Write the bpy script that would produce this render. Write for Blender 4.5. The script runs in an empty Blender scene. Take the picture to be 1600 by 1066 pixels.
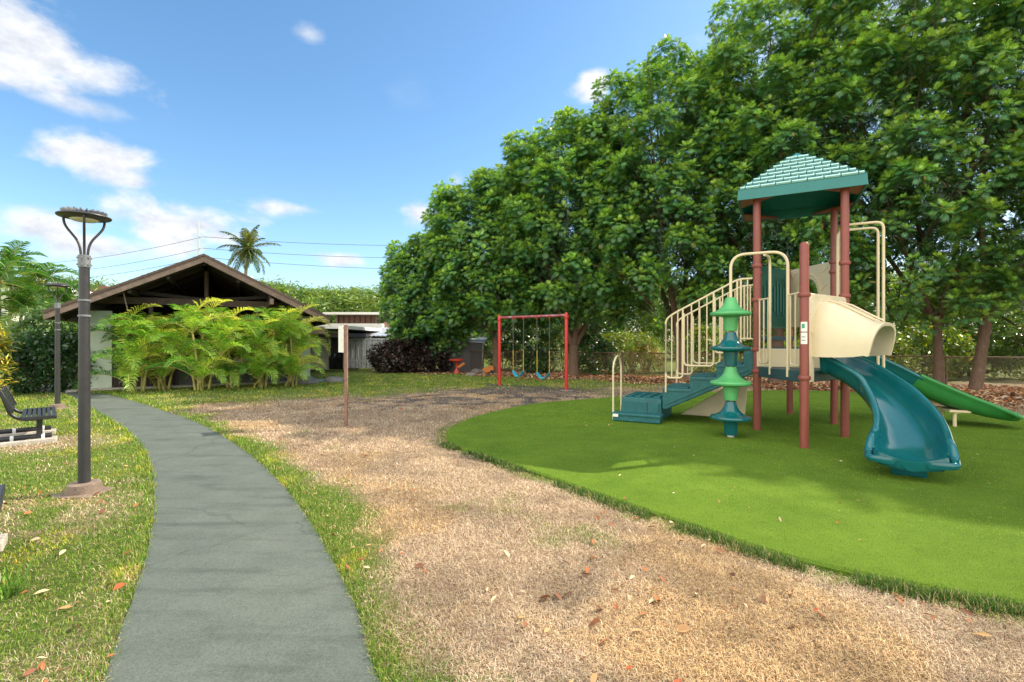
import bpy, math, random
import numpy as np
from mathutils import Vector, Matrix
rnd = random.Random(7)
RS = np.random.default_rng(11)
sc = bpy.context.scene
COL = sc.collection
EYE = 1.6
FP = 755.6
def G(px, py, z=0.0):
    """where a spot of the photograph (1600 px wide) lies on the ground"""
    Y = FP * (EYE - z) / (py - 533.0)
    return ((px - 800.0) / FP * Y, Y)

# ------------------------------------------------------------------ materials
def newmat(name):
    m = bpy.data.materials.new(name); m.use_nodes = True
    nt = m.node_tree
    return m, nt, nt.nodes['Principled BSDF']
def node(nt, t, **kw):
    n = nt.nodes.new(t)
    for k, v in kw.items():
        if k.startswith('_'): setattr(n, k[1:], v)
        else: n.inputs[k.replace('__', ' ')].default_value = v
    return n
def ramp(nt, stops, fac=None):
    r = nt.nodes.new('ShaderNodeValToRGB')
    e = r.color_ramp.elements
    while len(e) < len(stops): e.new(0.5)
    for i, (p, c) in enumerate(stops):
        e[i].position = p; e[i].color = (*c, 1) if len(c) == 3 else c
    if fac is not None: nt.links.new(fac, r.inputs[0])
    return r
def simple(name, c, rough=0.5, var=0.12, scale=6.0, bump=0.0, bscale=60.0, metal=0.0, dirt=None, coat=0.0, spec=0.5, stretch=None):
    m, nt, p = newmat(name)
    L = nt.links
    tc = node(nt, 'ShaderNodeTexCoord')
    src = tc.outputs['Object']
    if stretch:
        mp = nt.nodes.new('ShaderNodeMapping'); mp.inputs['Scale'].default_value = stretch
        L.new(src, mp.inputs[0]); src = mp.outputs[0]
    n = node(nt, 'ShaderNodeTexNoise', Scale=scale, Detail=6.0, Roughness=0.65)
    L.new(src, n.inputs['Vector'])
    lo = tuple(max(0, x * (1 - var)) for x in c); hi = tuple(min(1, x * (1 + var)) for x in c)
    r = ramp(nt, [(0.3, lo), (0.7, hi)], n.outputs['Fac'])
    out = r.outputs[0]
    if dirt:
        n2 = node(nt, 'ShaderNodeTexNoise', Scale=dirt[1], Detail=8.0, Roughness=0.7)
        L.new(tc.outputs['Object'], n2.inputs['Vector'])
        r2 = ramp(nt, [(dirt[2], (0, 0, 0)), (min(1, dirt[2] + 0.18), (1, 1, 1))], n2.outputs['Fac'])
        mx = nt.nodes.new('ShaderNodeMix'); mx.data_type = 'RGBA'
        L.new(r2.outputs[0], mx.inputs[0]); L.new(out, mx.inputs[6]); mx.inputs[7].default_value = (*dirt[0], 1)
        out = mx.outputs[2]
    L.new(out, p.inputs['Base Color'])
    p.inputs['Roughness'].default_value = rough; p.inputs['Metallic'].default_value = metal
    p.inputs['Coat Weight'].default_value = coat
    p.inputs['Specular IOR Level'].default_value = spec
    rr = nt.nodes.new('ShaderNodeMapRange'); rr.inputs[3].default_value = max(0.03, rough - 0.08); rr.inputs[4].default_value = min(1, rough + 0.1)
    L.new(n.outputs['Fac'], rr.inputs[0]); L.new(rr.outputs[0], p.inputs['Roughness'])
    if bump:
        b = nt.nodes.new('ShaderNodeBump'); b.inputs['Strength'].default_value = bump; b.inputs['Distance'].default_value = 0.01
        n3 = node(nt, 'ShaderNodeTexNoise', Scale=bscale, Detail=5.0)
        L.new(src, n3.inputs['Vector']); L.new(n3.outputs['Fac'], b.inputs['Height']); L.new(b.outputs[0], p.inputs['Normal'])
    return m
def leafmat(name, trans=0.35, rough=0.42, tint=(1.6, 1.7, 0.6), spec=0.4):
    m, nt, p = newmat(name); L = nt.links
    at = nt.nodes.new('ShaderNodeAttribute'); at.attribute_name = 'tone'
    L.new(at.outputs['Color'], p.inputs['Base Color'])
    p.inputs['Roughness'].default_value = rough; p.inputs['Specular IOR Level'].default_value = spec
    t = nt.nodes.new('ShaderNodeBsdfTranslucent')
    mm = nt.nodes.new('ShaderNodeMix'); mm.data_type = 'RGBA'; mm.blend_type = 'MULTIPLY'; mm.inputs[0].default_value = 1
    mm.inputs[7].default_value = (*tint, 1); L.new(at.outputs['Color'], mm.inputs[6]); L.new(mm.outputs[2], t.inputs[0])
    mx = nt.nodes.new('ShaderNodeMixShader'); mx.inputs[0].default_value = trans
    out = nt.nodes['Material Output']
    L.new(p.outputs[0], mx.inputs[1]); L.new(t.outputs[0], mx.inputs[2]); L.new(mx.outputs[0], out.inputs[0])
    return m
M = {}
M['post'] = simple('brick_red_powder_coat', (0.25, 0.065, 0.045), 0.38, 0.1, 9, dirt=((0.33, 0.14, 0.1), 14, 0.62))
M['beige_metal'] = simple('cream_coated_pipe', (0.68, 0.57, 0.36), 0.35, 0.06, 9, dirt=((0.45, 0.36, 0.22), 22, 0.66))
M['beige_plastic'] = simple('cream_rotomoulded_plastic', (0.70, 0.60, 0.40), 0.42, 0.05, 3, bump=0.15, bscale=120, dirt=((0.5, 0.42, 0.3), 6, 0.64))
M['teal_plastic'] = simple('teal_plastic', (0.005, 0.115, 0.125), 0.15, 0.14, 3, bump=0.05, bscale=90, coat=0.3)
M['teal_step'] = simple('worn_teal_step_plastic', (0.010, 0.11, 0.115), 0.5, 0.25, 8, bump=0.3, bscale=150, dirt=((0.10, 0.19, 0.2), 9, 0.58))
M['dark_green_panel'] = simple('dark_green_plastic', (0.008, 0.10, 0.07), 0.4, 0.15, 4, bump=0.1)
M['green_plastic'] = simple('leaf_green_plastic', (0.035, 0.23, 0.055), 0.35, 0.12, 4, bump=0.1, bscale=100)
M['pod_green'] = simple('faded_green_plastic', (0.10, 0.42, 0.14), 0.42, 0.12, 6, bump=0.1, bscale=100)
M['roof_teal'] = simple('roof_teal_plastic', (0.012, 0.165, 0.155), 0.4, 0.1, 5, bump=0.1)
M['tile_highlight'] = simple('pale_tile_highlight', (0.33, 0.57, 0.53), 0.45, 0.12, 14, dirt=((0.12, 0.3, 0.28), 8, 0.6))  # pale colour standing in for the highlights on the roof tiles
M['deck'] = simple('coated_deck', (0.025, 0.07, 0.08), 0.5, 0.2, 10)
M['galv'] = simple('galvanised_steel', (0.45, 0.46, 0.46), 0.4, 0.15, 20, metal=0.8)
M['dark_pole'] = simple('dark_bronze_pole', (0.031, 0.030, 0.031), 0.42, 0.18, 12, dirt=((0.09, 0.08, 0.07), 20, 0.66))
M['grey_collar'] = simple('grey_cast_collar', (0.16, 0.17, 0.18), 0.45, 0.3, 40, bump=0.2)
M['lens'] = simple('frosted_lens', (0.72, 0.70, 0.58), 0.5, 0.05)
M['concrete'] = simple('weathered_concrete', (0.42, 0.38, 0.33), 0.9, 0.25, 9, bump=0.6, bscale=60, dirt=((0.2, 0.17, 0.13), 7, 0.56))
M['brown_concrete'] = simple('brown_stained_footing', (0.20, 0.145, 0.11), 0.85, 0.28, 10, bump=0.6, bscale=60, dirt=((0.10, 0.07, 0.05), 9, 0.56))
M['black_metal'] = simple('black_coated_steel', (0.022, 0.022, 0.024), 0.35, 0.2, 20)
M['white_clamp'] = simple('white_clamp', (0.65, 0.65, 0.63), 0.5, 0.1)
M['red'] = simple('swing_red_paint', (0.50, 0.025, 0.02), 0.38, 0.12, 8, dirt=((0.30, 0.05, 0.04), 12, 0.6))
M['red_beam'] = simple('chalky_faded_red_paint', (0.30, 0.05, 0.05), 0.4, 0.2, 10, dirt=((0.34, 0.30, 0.36), 5, 0.5))
M['chain'] = simple('grey_chain', (0.18, 0.17, 0.15), 0.5, 0.2, metal=0.4)
M['yellow_sleeve'] = simple('yellow_chain_sleeve', (0.55, 0.38, 0.04), 0.5, 0.15)
M['blue_seat'] = simple('blue_rubber', (0.03, 0.36, 0.52), 0.45, 0.15)
M['rust_post'] = simple('rusty_brown_post', (0.24, 0.13, 0.095), 0.7, 0.3, 15, bump=0.2, dirt=((0.34, 0.22, 0.17), 9, 0.55))
M['sign_white'] = simple('sign_white', (0.78, 0.78, 0.70), 0.5, 0.04)
M['sign_green'] = simple('sign_green_ink', (0.05, 0.35, 0.18), 0.5, 0.04)
M['sign_grey'] = simple('sign_grey_ink', (0.15, 0.16, 0.18), 0.5, 0.04)
M['brown_wood'] = simple('dark_brown_wood', (0.085, 0.055, 0.042), 0.7, 0.3, 5, bump=0.3, stretch=(1, 1, 1), dirt=((0.15, 0.105, 0.08), 4, 0.55))
M['fascia'] = simple('weathered_brown_fascia', (0.20, 0.14, 0.108), 0.7, 0.3, 6, bump=0.3, dirt=((0.11, 0.075, 0.06), 3, 0.52))
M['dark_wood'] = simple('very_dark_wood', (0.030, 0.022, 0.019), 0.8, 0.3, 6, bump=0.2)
M['shingle'] = simple('dark_shingles', (0.055, 0.05, 0.048), 0.9, 0.4, 20, bump=0.8, bscale=30)
M['pale_green'] = simple('pale_green_stucco', (0.50, 0.57, 0.46), 0.85, 0.07, 4, bump=0.2, dirt=((0.36, 0.41, 0.33), 3, 0.62))
M['cream_wall'] = simple('cream_stucco', (0.52, 0.49, 0.38), 0.85, 0.08, 4, bump=0.2, dirt=((0.35, 0.33, 0.25), 3, 0.6))
M['white_trim'] = simple('white_trim', (0.72, 0.70, 0.63), 0.6, 0.06)
M['red_wood'] = simple('red_brown_boards', (0.20, 0.10, 0.07), 0.7, 0.2, 8, bump=0.2)
M['metal_roof'] = simple('grey_metal_roof', (0.34, 0.37, 0.42), 0.45, 0.2, 5, metal=0.2, dirt=((0.18, 0.19, 0.2), 4, 0.55))
M['grey_board'] = simple('weathered_grey_board', (0.56, 0.57, 0.58), 0.85, 0.3, 4, bump=0.3, stretch=(6, 6, 1), dirt=((0.2, 0.19, 0.17), 5, 0.56))
M['grey_dark'] = simple('grey_dark', (0.10, 0.10, 0.105), 0.8, 0.2)
M['bark'] = simple('brown_bark', (0.15, 0.095, 0.062), 0.9, 0.35, 10, bump=1.0, bscale=25, stretch=(3, 3, 0.8), dirt=((0.30, 0.27, 0.21), 4, 0.60))
M['palm_bark'] = simple('palm_bark', (0.25, 0.22, 0.16), 0.85, 0.25, 12, bump=0.6, bscale=20, stretch=(1, 1, 5))
M['cane'] = simple('yellow_palm_cane', (0.42, 0.36, 0.10), 0.6, 0.3, 8, stretch=(1, 1, 4), dirt=((0.16, 0.18, 0.05), 5, 0.5))
M['twig'] = simple('grey_twig', (0.12, 0.09, 0.065), 0.9, 0.25, 10)
M['rust_fence'] = simple('rusty_fence_steel', (0.19, 0.12, 0.08), 0.7, 0.3, 14, metal=0.2)
M['terracotta'] = simple('pale_clay_pot', (0.50, 0.45, 0.36), 0.8, 0.1)
M['blackbin'] = simple('black_bin', (0.012, 0.012, 0.014), 0.45, 0.1)
M['stone'] = simple('grey_stone', (0.20, 0.19, 0.18), 0.9, 0.3, 8, bump=1.0, bscale=14)
M['orange'] = simple('orange_plastic', (0.55, 0.17, 0.02), 0.5, 0.1)
M['redtoy'] = simple('red_plastic', (0.42, 0.045, 0.02), 0.45, 0.1)
M['wire'] = simple('cable', (0.08, 0.08, 0.09), 0.6, 0.1)
M['leaf'] = leafmat('tree_leaf', 0.30, 0.36, (1.7, 1.5, 0.4), spec=0.6)
M['frond'] = leafmat('palm_leaf', 0.45, 0.38, (1.3, 1.3, 0.5))
M['blade'] = leafmat('grass_blade', 0.30, 0.85, (1.2, 1.2, 0.7), 0.06)
M['straw'] = leafmat('dry_blade', 0.15, 0.9, (1, 1, 0.9), 0.1)
M['litter'] = leafmat('dead_leaf', 0.12, 0.8, (1, 0.9, 0.7), 0.2)

# ------------------------------------------------------------------ meshes and objects
def tag(o, label=None, cat=None, group=None, kind=None):
    if label: o['label'] = label
    if cat: o['category'] = cat
    if group: o['group'] = group
    if kind: o['kind'] = kind
    return o
def empty(name, loc, label, cat, group=None, rz=0):
    o = bpy.data.objects.new(name, None); COL.objects.link(o)
    o.location = (loc[0], loc[1], loc[2] if len(loc) > 2 else 0); o.rotation_euler = (0, 0, rz); o.empty_display_size = 0.2
    return tag(o, label, cat, group)
def link(name, me, mat, parent=None):
    o = bpy.data.objects.new(name, me); COL.objects.link(o)
    if mat is not None: me.materials.append(mat)
    if parent is not None: o.parent = parent
    return o
def copy_tree(o, parent=None):
    c = o.copy(); COL.objects.link(c)
    if parent is not None: c.parent = parent; c.matrix_parent_inverse = o.matrix_parent_inverse.copy()
    for ch in list(o.children): copy_tree(ch, c)
    return c
class MB:
    """collects shapes, then links them as one mesh; o = world point taken as the mesh's origin"""
    def __init__(s, o=(0, 0, 0)): s.v = []; s.f = []; s.o = Vector((o[0], o[1], o[2] if len(o) > 2 else 0))
    def add(s, vs, fs):
        b = len(s.v); s.v += [Vector(v) for v in vs]; s.f += [tuple(b + i for i in f) for f in fs]; return s
    def obox(s, c, ax, ay, az):
        c, ax, ay, az = Vector(c), Vector(ax), Vector(ay), Vector(az)
        vs = [c + i * ax + j * ay + k * az for i in (-1, 1) for j in (-1, 1) for k in (-1, 1)]
        return s.add(vs, [(0, 1, 3, 2), (4, 6, 7, 5), (0, 4, 5, 1), (2, 3, 7, 6), (0, 2, 6, 4), (1, 5, 7, 3)])
    def box(s, x0, x1, y0, y1, z0, z1):
        return s.obox(((x0 + x1) / 2, (y0 + y1) / 2, (z0 + z1) / 2), ((x1 - x0) / 2, 0, 0), (0, (y1 - y0) / 2, 0), (0, 0, (z1 - z0) / 2))
    def plank(s, A, B, z0, z1, th, off=0.0):
        """upright board between two plan points"""
        A = Vector((A[0], A[1], 0)); B = Vector((B[0], B[1], 0)); d = (B - A); n = Vector((-d.y, d.x, 0)).normalized()
        c = (A + B) / 2 + n * off + Vector((0, 0, (z0 + z1) / 2))
        return s.obox(c, d / 2, n * th / 2, (0, 0, (z1 - z0) / 2))
    def beam(s, A, B, w, h):
        A, B = Vector(A), Vector(B); d = B - A; side = Vector((-d.y, d.x, 0))
        if side.length < 1e-6: side = Vector((1, 0, 0))
        side.normalize(); up = d.cross(side).normalized()
        return s.obox((A + B) / 2, d / 2, side * w / 2, up * h / 2)
    def tube(s, pts, r, seg=12, caps=True):
        P = [Vector(p) for p in pts]; n = len(P)
        rr = list(r) if hasattr(r, '__len__') else [r] * n
        t0 = (P[1] - P[0]).normalized(); ref = Vector((0, 0, 1)) if abs(t0.z) < 0.9 else Vector((1, 0, 0))
        u = t0.cross(ref).normalized(); b = len(s.v); pt = t0
        for i in range(n):
            t = ((P[min(i + 1, n - 1)] - P[max(i - 1, 0)])).normalized()
            q = pt.rotation_difference(t); u = (q @ u); u = (u - t * u.dot(t)).normalized(); w = t.cross(u); pt = t
            for k in range(seg):
                a = 2 * math.pi * k / seg
                s.v.append(P[i] + (u * math.cos(a) + w * math.sin(a)) * rr[i])
        for i in range(n - 1):
            for k in range(seg):
                k2 = (k + 1) % seg
                s.f.append((b + i * seg + k, b + i * seg + k2, b + (i + 1) * seg + k2, b + (i + 1) * seg + k))
        if caps:
            s.f.append(tuple(b + k for k in reversed(range(seg)))); s.f.append(tuple(b + (n - 1) * seg + k for k in range(seg)))
        return s
    def lathe(s, c, prof, seg=32):
        b = len(s.v); c = Vector(c)
        for (r, z) in prof:
            for k in range(seg):
                a = 2 * math.pi * k / seg; s.v.append(c + Vector((r * math.cos(a), r * math.sin(a), z)))
        n = len(prof)
        for i in range(n - 1):
            for k in range(seg):
                k2 = (k + 1) % seg; s.f.append((b + i * seg + k, b + i * seg + k2, b + (i + 1) * seg + k2, b + (i + 1) * seg + k))
        s.f.append(tuple(b + k for k in reversed(range(seg)))); s.f.append(tuple(b + (n - 1) * seg + k for k in range(seg)))
        return s
    def prism(s, poly, z0, z1):
        n = len(poly); vs = [(p[0], p[1], z0) for p in poly] + [(p[0], p[1], z1) for p in poly]
        return s.add(vs, [tuple(reversed(range(n))), tuple(range(n, 2 * n))] + [(i, (i + 1) % n, n + (i + 1) % n, n + i) for i in range(n)])
    def extrude(s, pts3, vec):
        n = len(pts3); v = Vector(vec); vs = [Vector(p) for p in pts3] + [Vector(p) + v for p in pts3]
        return s.add(vs, [tuple(reversed(range(n))), tuple(range(n, 2 * n))] + [(i, (i + 1) % n, n + (i + 1) % n, n + i) for i in range(n)])
    def loft(s, secs, closed=True, caps=True):
        b = len(s.v); m = len(secs[0])
        for q in secs: s.v += [Vector(p) for p in q]
        for i in range(len(secs) - 1):
            for k in range(m if closed else m - 1):
                k2 = (k + 1) % m; s.f.append((b + i * m + k, b + i * m + k2, b + (i + 1) * m + k2, b + (i + 1) * m + k))
        if caps:
            s.f.append(tuple(b + k for k in reversed(range(m)))); s.f.append(tuple(b + (len(secs) - 1) * m + k for k in range(m)))
        return s
    def build(s, name, mat, parent=None, smooth=35, bevel=0, local=True):
        me = bpy.data.meshes.new(name)
        me.from_pydata([(v - s.o)[:] for v in s.v], [], s.f); me.update()
        import bmesh
        bm = bmesh.new(); bm.from_mesh(me); bmesh.ops.recalc_face_normals(bm, faces=bm.faces); bm.to_mesh(me); bm.free()
        if smooth:
            me.polygons.foreach_set('use_smooth', [True] * len(me.polygons)); me.set_sharp_from_angle(angle=math.radians(smooth))
        o = link(name, me, mat, parent)
        if parent is None: o.location = s.o
        if bevel:
            b = o.modifiers.new('bevel', 'BEVEL'); b.width = bevel; b.segments = 2; b.limit_method = 'ANGLE'; b.angle_limit = math.radians(40)
        return o
def mesh_np(name, V, F, tone=None, mat=None, parent=None, smooth=False):
    """big meshes straight from arrays; F is an (n,3) or (n,4) array; tone one colour per vertex"""
    me = bpy.data.meshes.new(name); k = F.shape[1]
    me.vertices.add(len(V)); me.vertices.foreach_set('co', np.ascontiguousarray(V, np.float32).ravel())
    me.loops.add(F.size); me.loops.foreach_set('vertex_index', np.ascontiguousarray(F, np.int32).ravel())
    me.polygons.add(len(F)); me.polygons.foreach_set('loop_start', np.arange(0, F.size, k, dtype=np.int32))
    me.update(calc_edges=True)
    if tone is not None:
        a = me.color_attributes.new('tone', 'FLOAT_COLOR', 'POINT')
        c = np.ones((len(V), 4), np.float32); c[:, :3] = np.clip(tone, 0.001, 1); a.data.foreach_set('color', c.ravel())
    if smooth: me.polygons.foreach_set('use_smooth', np.ones(len(F), bool))
    return link(name, me, mat, parent)
def bez(p0, p1, p2, p3, n=12):
    P = [Vector(p) for p in (p0, p1, p2, p3)]; out = []
    for i in range(n + 1):
        t = i / n; out.append(P[0] * (1 - t) ** 3 + P[1] * 3 * t * (1 - t) ** 2 + P[2] * 3 * t * t * (1 - t) + P[3] * t ** 3)
    return out
def catmull(pts, n=8):
    P = [Vector(p) for p in pts]; P = [P[0] * 2 - P[1]] + P + [P[-1] * 2 - P[-2]]; out = []
    for i in range(1, len(P) - 2):
        for j in range(n):
            t = j / n; a, b, c, d = P[i - 1], P[i], P[i + 1], P[i + 2]
            out.append(0.5 * ((2 * b) + (c - a) * t + (2 * a - 5 * b + 4 * c - d) * t * t + (3 * b - a - 3 * c + d) * t ** 3))
    out.append(P[-2]); return out
def rounded(pts, r=0.08, n=6):
    """polyline with rounded corners"""
    P = [Vector(p) for p in pts]; out = [P[0]]
    for i in range(1, len(P) - 1):
        a = (P[i - 1] - P[i]); b = (P[i + 1] - P[i]); ra = min(r, a.length * 0.49, b.length * 0.49)
        A = P[i] + a.normalized() * ra; B = P[i] + b.normalized() * ra
        for j in range(n + 1):
            t = j / n; out.append(A * (1 - t) ** 2 + P[i] * 2 * t * (1 - t) + B * t * t)
    out.append(P[-1]); return out

# ------------------------------------------------------------------ camera, sun, sky
cam = bpy.data.objects.new('camera', bpy.data.cameras.new('camera')); COL.objects.link(cam)
cam.location = (0, 0, EYE); cam.rotation_euler = (math.radians(90), 0, 0)
cam.data.lens = 17.0; cam.data.sensor_width = 36; cam.data.clip_end = 3000; cam.data.clip_start = 0.05
sc.camera = cam
SUN = Vector((0.93, 0.37, 0)).normalized(); EL = math.radians(40)
S3 = Vector((SUN.x * math.cos(EL), SUN.y * math.cos(EL), math.sin(EL)))
sl = bpy.data.lights.new('sun', 'SUN'); sl.energy = 4.2; sl.angle = math.radians(0.53); sl.color = (1, 0.89, 0.70)
so = bpy.data.objects.new('sun', sl); COL.objects.link(so); so.rotation_euler = S3.to_track_quat('Z', 'Y').to_euler()
w = bpy.data.worlds.new('World'); sc.world = w; w.use_nodes = True
nt = w.node_tree; L = nt.links; bg = nt.nodes['Background']
sky = nt.nodes.new('ShaderNodeTexSky'); sky.sky_type = 'NISHITA'; sky.sun_disc = False
sky.sun_elevation = EL; sky.sun_rotation = math.atan2(SUN.x, SUN.y); sky.air_density = 1.0; sky.dust_density = 0.6; sky.ozone_density = 2.0
tc = nt.nodes.new('ShaderNodeTexCoord')
n1 = node(nt, 'ShaderNodeTexNoise', Scale=10.0, Detail=12.0, Roughness=0.56, Distortion=0.25)
mpc = nt.nodes.new('ShaderNodeMapping'); mpc.inputs['Scale'].default_value = (1, 1, 1.7)
L.new(tc.outputs['Generated'], mpc.inputs[0]); L.new(mpc.outputs[0], n1.inputs['Vector'])
def mth(op, a, b=None, clamp=False):
    n = nt.nodes.new('ShaderNodeMath'); n.operation = op; n.use_clamp = clamp
    for i, x in enumerate((a, b)):
        if x is None: continue
        if isinstance(x, (int, float)): n.inputs[i].default_value = x
        else: L.new(x, n.inputs[i])
    return n.outputs[0]
CL = [(20, 75, 85, 85, .95), (110, 105, 85, 38, .8), (110, 160, 110, 20, .5), (150, 245, 80, 40, .95), (190, 275, 50, 22, .7),
      (50, 350, 90, 38, .85), (270, 352, 85, 54, 1.0), (150, 380, 120, 28, .72), (340, 372, 40, 22, .8), (461, 325, 48, 16, .72), (535, 405, 44, 18, .9),
      (655, 333, 28, 26, .75), (925, 127, 34, 24, 1.0), (868, 187, 24, 12, .5), (484, 55, 30, 20, .45), (714, 283, 14, 22, .5),
      (640, 150, 50, 50, .16), (-190, 300, 130, 70, .9), (1400, 60, 300, 120, .5), (-300, 120, 200, 100, .8), (2100, 200, 400, 160, .8)]
nm = mth('MULTIPLY', mth('SUBTRACT', n1.outputs['Fac'], 0.5), 2.3)
mask = None
for (px, py, rx, ry, dn) in CL:
    v = Vector((px - 800, FP, 533 - py)); l = v.length; c = v.normalized()
    hx = Vector((FP, -(px - 800), 0)).length
    sx = l * l / hx / rx * 0.9; sz = l / ry * 0.95
    a = nt.nodes.new('ShaderNodeVectorMath'); a.operation = 'SUBTRACT'; L.new(tc.outputs['Generated'], a.inputs[0]); a.inputs[1].default_value = c
    b = nt.nodes.new('ShaderNodeVectorMath'); b.operation = 'MULTIPLY'; L.new(a.outputs[0], b.inputs[0]); b.inputs[1].default_value = (sx * .8, sx * .8, sz)
    le = nt.nodes.new('ShaderNodeVectorMath'); le.operation = 'LENGTH'; L.new(b.outputs[0], le.inputs[0])
    q = mth('MULTIPLY', mth('ADD', mth('SUBTRACT', 1.0, le.outputs['Value']), nm), 1.1, True)
    q = mth('MULTIPLY', q, dn)
    mask = q if mask is None else mth('MAXIMUM', mask, q)
sm = nt.nodes.new('ShaderNodeMapRange'); sm.interpolation_type = 'SMOOTHSTEP'; L.new(mask, sm.inputs[0]); sm.inputs[1].default_value = 0.06; sm.inputs[2].default_value = 0.80
hs = nt.nodes.new('ShaderNodeHueSaturation'); hs.inputs['Saturation'].default_value = 1.16; hs.inputs['Value'].default_value = 1.08; hs.inputs['Hue'].default_value = 0.494
L.new(sky.outputs[0], hs.inputs['Color'])
cm = nt.nodes.new('ShaderNodeMix'); cm.data_type = 'RGBA'; L.new(sm.outputs[0], cm.inputs[0]); L.new(hs.outputs[0], cm.inputs[6])
n6 = node(nt, 'ShaderNodeTexNoise', Scale=22.0, Detail=8.0, Roughness=0.6); L.new(mpc.outputs[0], n6.inputs['Vector'])
cr = ramp(nt, [(.30, (.66, .70, .78)), (.62, (1, 1, 1))], n6.outputs['Fac'])
cv = nt.nodes.new('ShaderNodeMix'); cv.data_type = 'RGBA'; cv.blend_type = 'MULTIPLY'; cv.inputs[0].default_value = 1; L.new(cr.outputs[0], cv.inputs[6]); cv.inputs[7].default_value = (4.75, 4.8, 4.9, 1)
L.new(cv.outputs[2], cm.inputs[7])
# unseen bright cloud bank added behind the camera as fill light on shaded fronts
dt = nt.nodes.new('ShaderNodeVectorMath'); dt.operation = 'DOT_PRODUCT'; L.new(tc.outputs['Generated'], dt.inputs[0]); dt.inputs[1].default_value = Vector((-.35, -.80, .48)).normalized()
n5 = node(nt, 'ShaderNodeTexNoise', Scale=2.4, Detail=8.0, Roughness=0.6); L.new(tc.outputs['Generated'], n5.inputs['Vector'])
bk = nt.nodes.new('ShaderNodeMapRange'); bk.interpolation_type = 'SMOOTHSTEP'; bk.inputs[1].default_value = .25; bk.inputs[2].default_value = .75
L.new(mth('ADD', dt.outputs['Value'], mth('MULTIPLY', mth('SUBTRACT', n5.outputs['Fac'], .5), 1.0)), bk.inputs[0])
cm2 = nt.nodes.new('ShaderNodeMix'); cm2.data_type = 'RGBA'; L.new(bk.outputs[0], cm2.inputs[0]); L.new(cm.outputs[2], cm2.inputs[6]); cm2.inputs[7].default_value = (11.0, 10.6, 9.8, 1)
L.new(cm2.outputs[2], bg.inputs[0]); bg.inputs[1].default_value = 0.12
sc.view_settings.view_transform = 'Standard'; sc.view_settings.look = 'None'; sc.view_settings.gamma = 1; sc.view_settings.exposure = 0.95
sc.cycles.max_bounces = 8; sc.cycles.diffuse_bounces = 4; sc.cycles.transparent_max_bounces = 4
# ------------------------------------------------------------------ ground
def poly(pts): return np.array([G(*p) for p in pts])
path_L = [(110, 1300), (165, 1066), (203, 945), (230, 860), (241, 790), (236, 730), (216, 690), (182, 661), (150, 643), (122, 628), (96, 617)]
path_R = [(760, 1300), (595, 1066), (560, 960), (521, 880), (482, 812), (432, 748), (372, 697), (312, 662), (250, 640), (206, 626), (168, 617)]
def smooth2(pts, n=8):
    return np.array([(p.x, p.y) for p in catmull([(x, y, 0) for x, y in pts], n)])
pL = [G(*p) for p in path_L] + [(-15.6, 15.4), (-17.5, 18.5), (-21, 24)]
pR = [G(*p) for p in path_R] + [(-14.2, 15.6), (-16.2, 19), (-19.6, 24)]
PATH = np.vstack([smooth2(pL), smooth2(pR)[::-1]])
turf_px = [(697, 684), (700, 672), (716, 662), (745, 651), (800, 637), (850, 629), (959, 620.5), (1050, 615), (1150, 611), (1250, 610), (1330, 613), (1400, 621), (1480, 640), (1600, 655)]
turf_front = [(1600, 940), (1500, 926), (1400, 907), (1300, 886), (1200, 860), (1080, 820), (960, 780), (850, 742), (780, 718), (730, 703), (703, 692)]
TURF = smooth2([G(*p) for p in turf_px] + [(13.2, 8.3), (15, 5.6), (14, 2.6), (9, 1.6), (5.2, 2.2)] + [G(*p) for p in turf_front] + [G(*turf_px[0])], 6)[:-1]
def inside(P, poly):
    x, y = P[:, 0], P[:, 1]; r = np.zeros(len(P), bool); n = len(poly)
    for i in range(n):
        x1, y1 = poly[i]; x2, y2 = poly[(i + 1) % n]
        if y1 == y2: continue
        c = ((y1 > y) != (y2 > y)) & (x < (x2 - x1) * (y - y1) / (y2 - y1) + x1); r ^= c
    return r
def dist(P, line, closed=True):
    d = np.full(len(P), 1e9); n = len(line)
    for i in range(n if closed else n - 1):
        a = line[i]; b = line[(i + 1) % n]; ab = b - a; L2 = max(1e-9, ab @ ab)
        t = np.clip(((P - a) @ ab) / L2, 0, 1); q = P - (a + t[:, None] * ab); d = np.minimum(d, (q * q).sum(1))
    return np.sqrt(d)
def vnoise(P, s, seed=0):
    """smooth value noise"""
    q = P * s + seed * 17.3; i = np.floor(q).astype(np.int64); f = q - i; f = f * f * (3 - 2 * f)
    def h(a, b):
        v = np.sin(a * 127.1 + b * 311.7 + seed * 74.7) * 43758.5453; return v - np.floor(v)
    x, y = i[:, 0], i[:, 1]
    a = h(x, y); b = h(x + 1, y); c = h(x, y + 1); d = h(x + 1, y + 1)
    return (a * (1 - f[:, 0]) + b * f[:, 0]) * (1 - f[:, 1]) + (c * (1 - f[:, 0]) + d * f[:, 0]) * f[:, 1]
def fbm(P, s, seed=0, o=4):
    r = 0; a = 0.5; t = 0
    for k in range(o): r = r + a * vnoise(P, s * 2.03 ** k, seed + k); t += a; a *= 0.55
    return r / t
def sst(x, a, b): t = np.clip((x - a) / (b - a), 0, 1); return t * t * (3 - 2 * t)
pLs = smooth2(pL); pRs = smooth2(pR)
bx = np.array([-60] + [p[0] for p in pRs[::-1]])
def left_of_path(P):
    xr = np.interp(P[:, 1], pLs[:, 1], pLs[:, 0]); return P[:, 0] < xr
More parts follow.
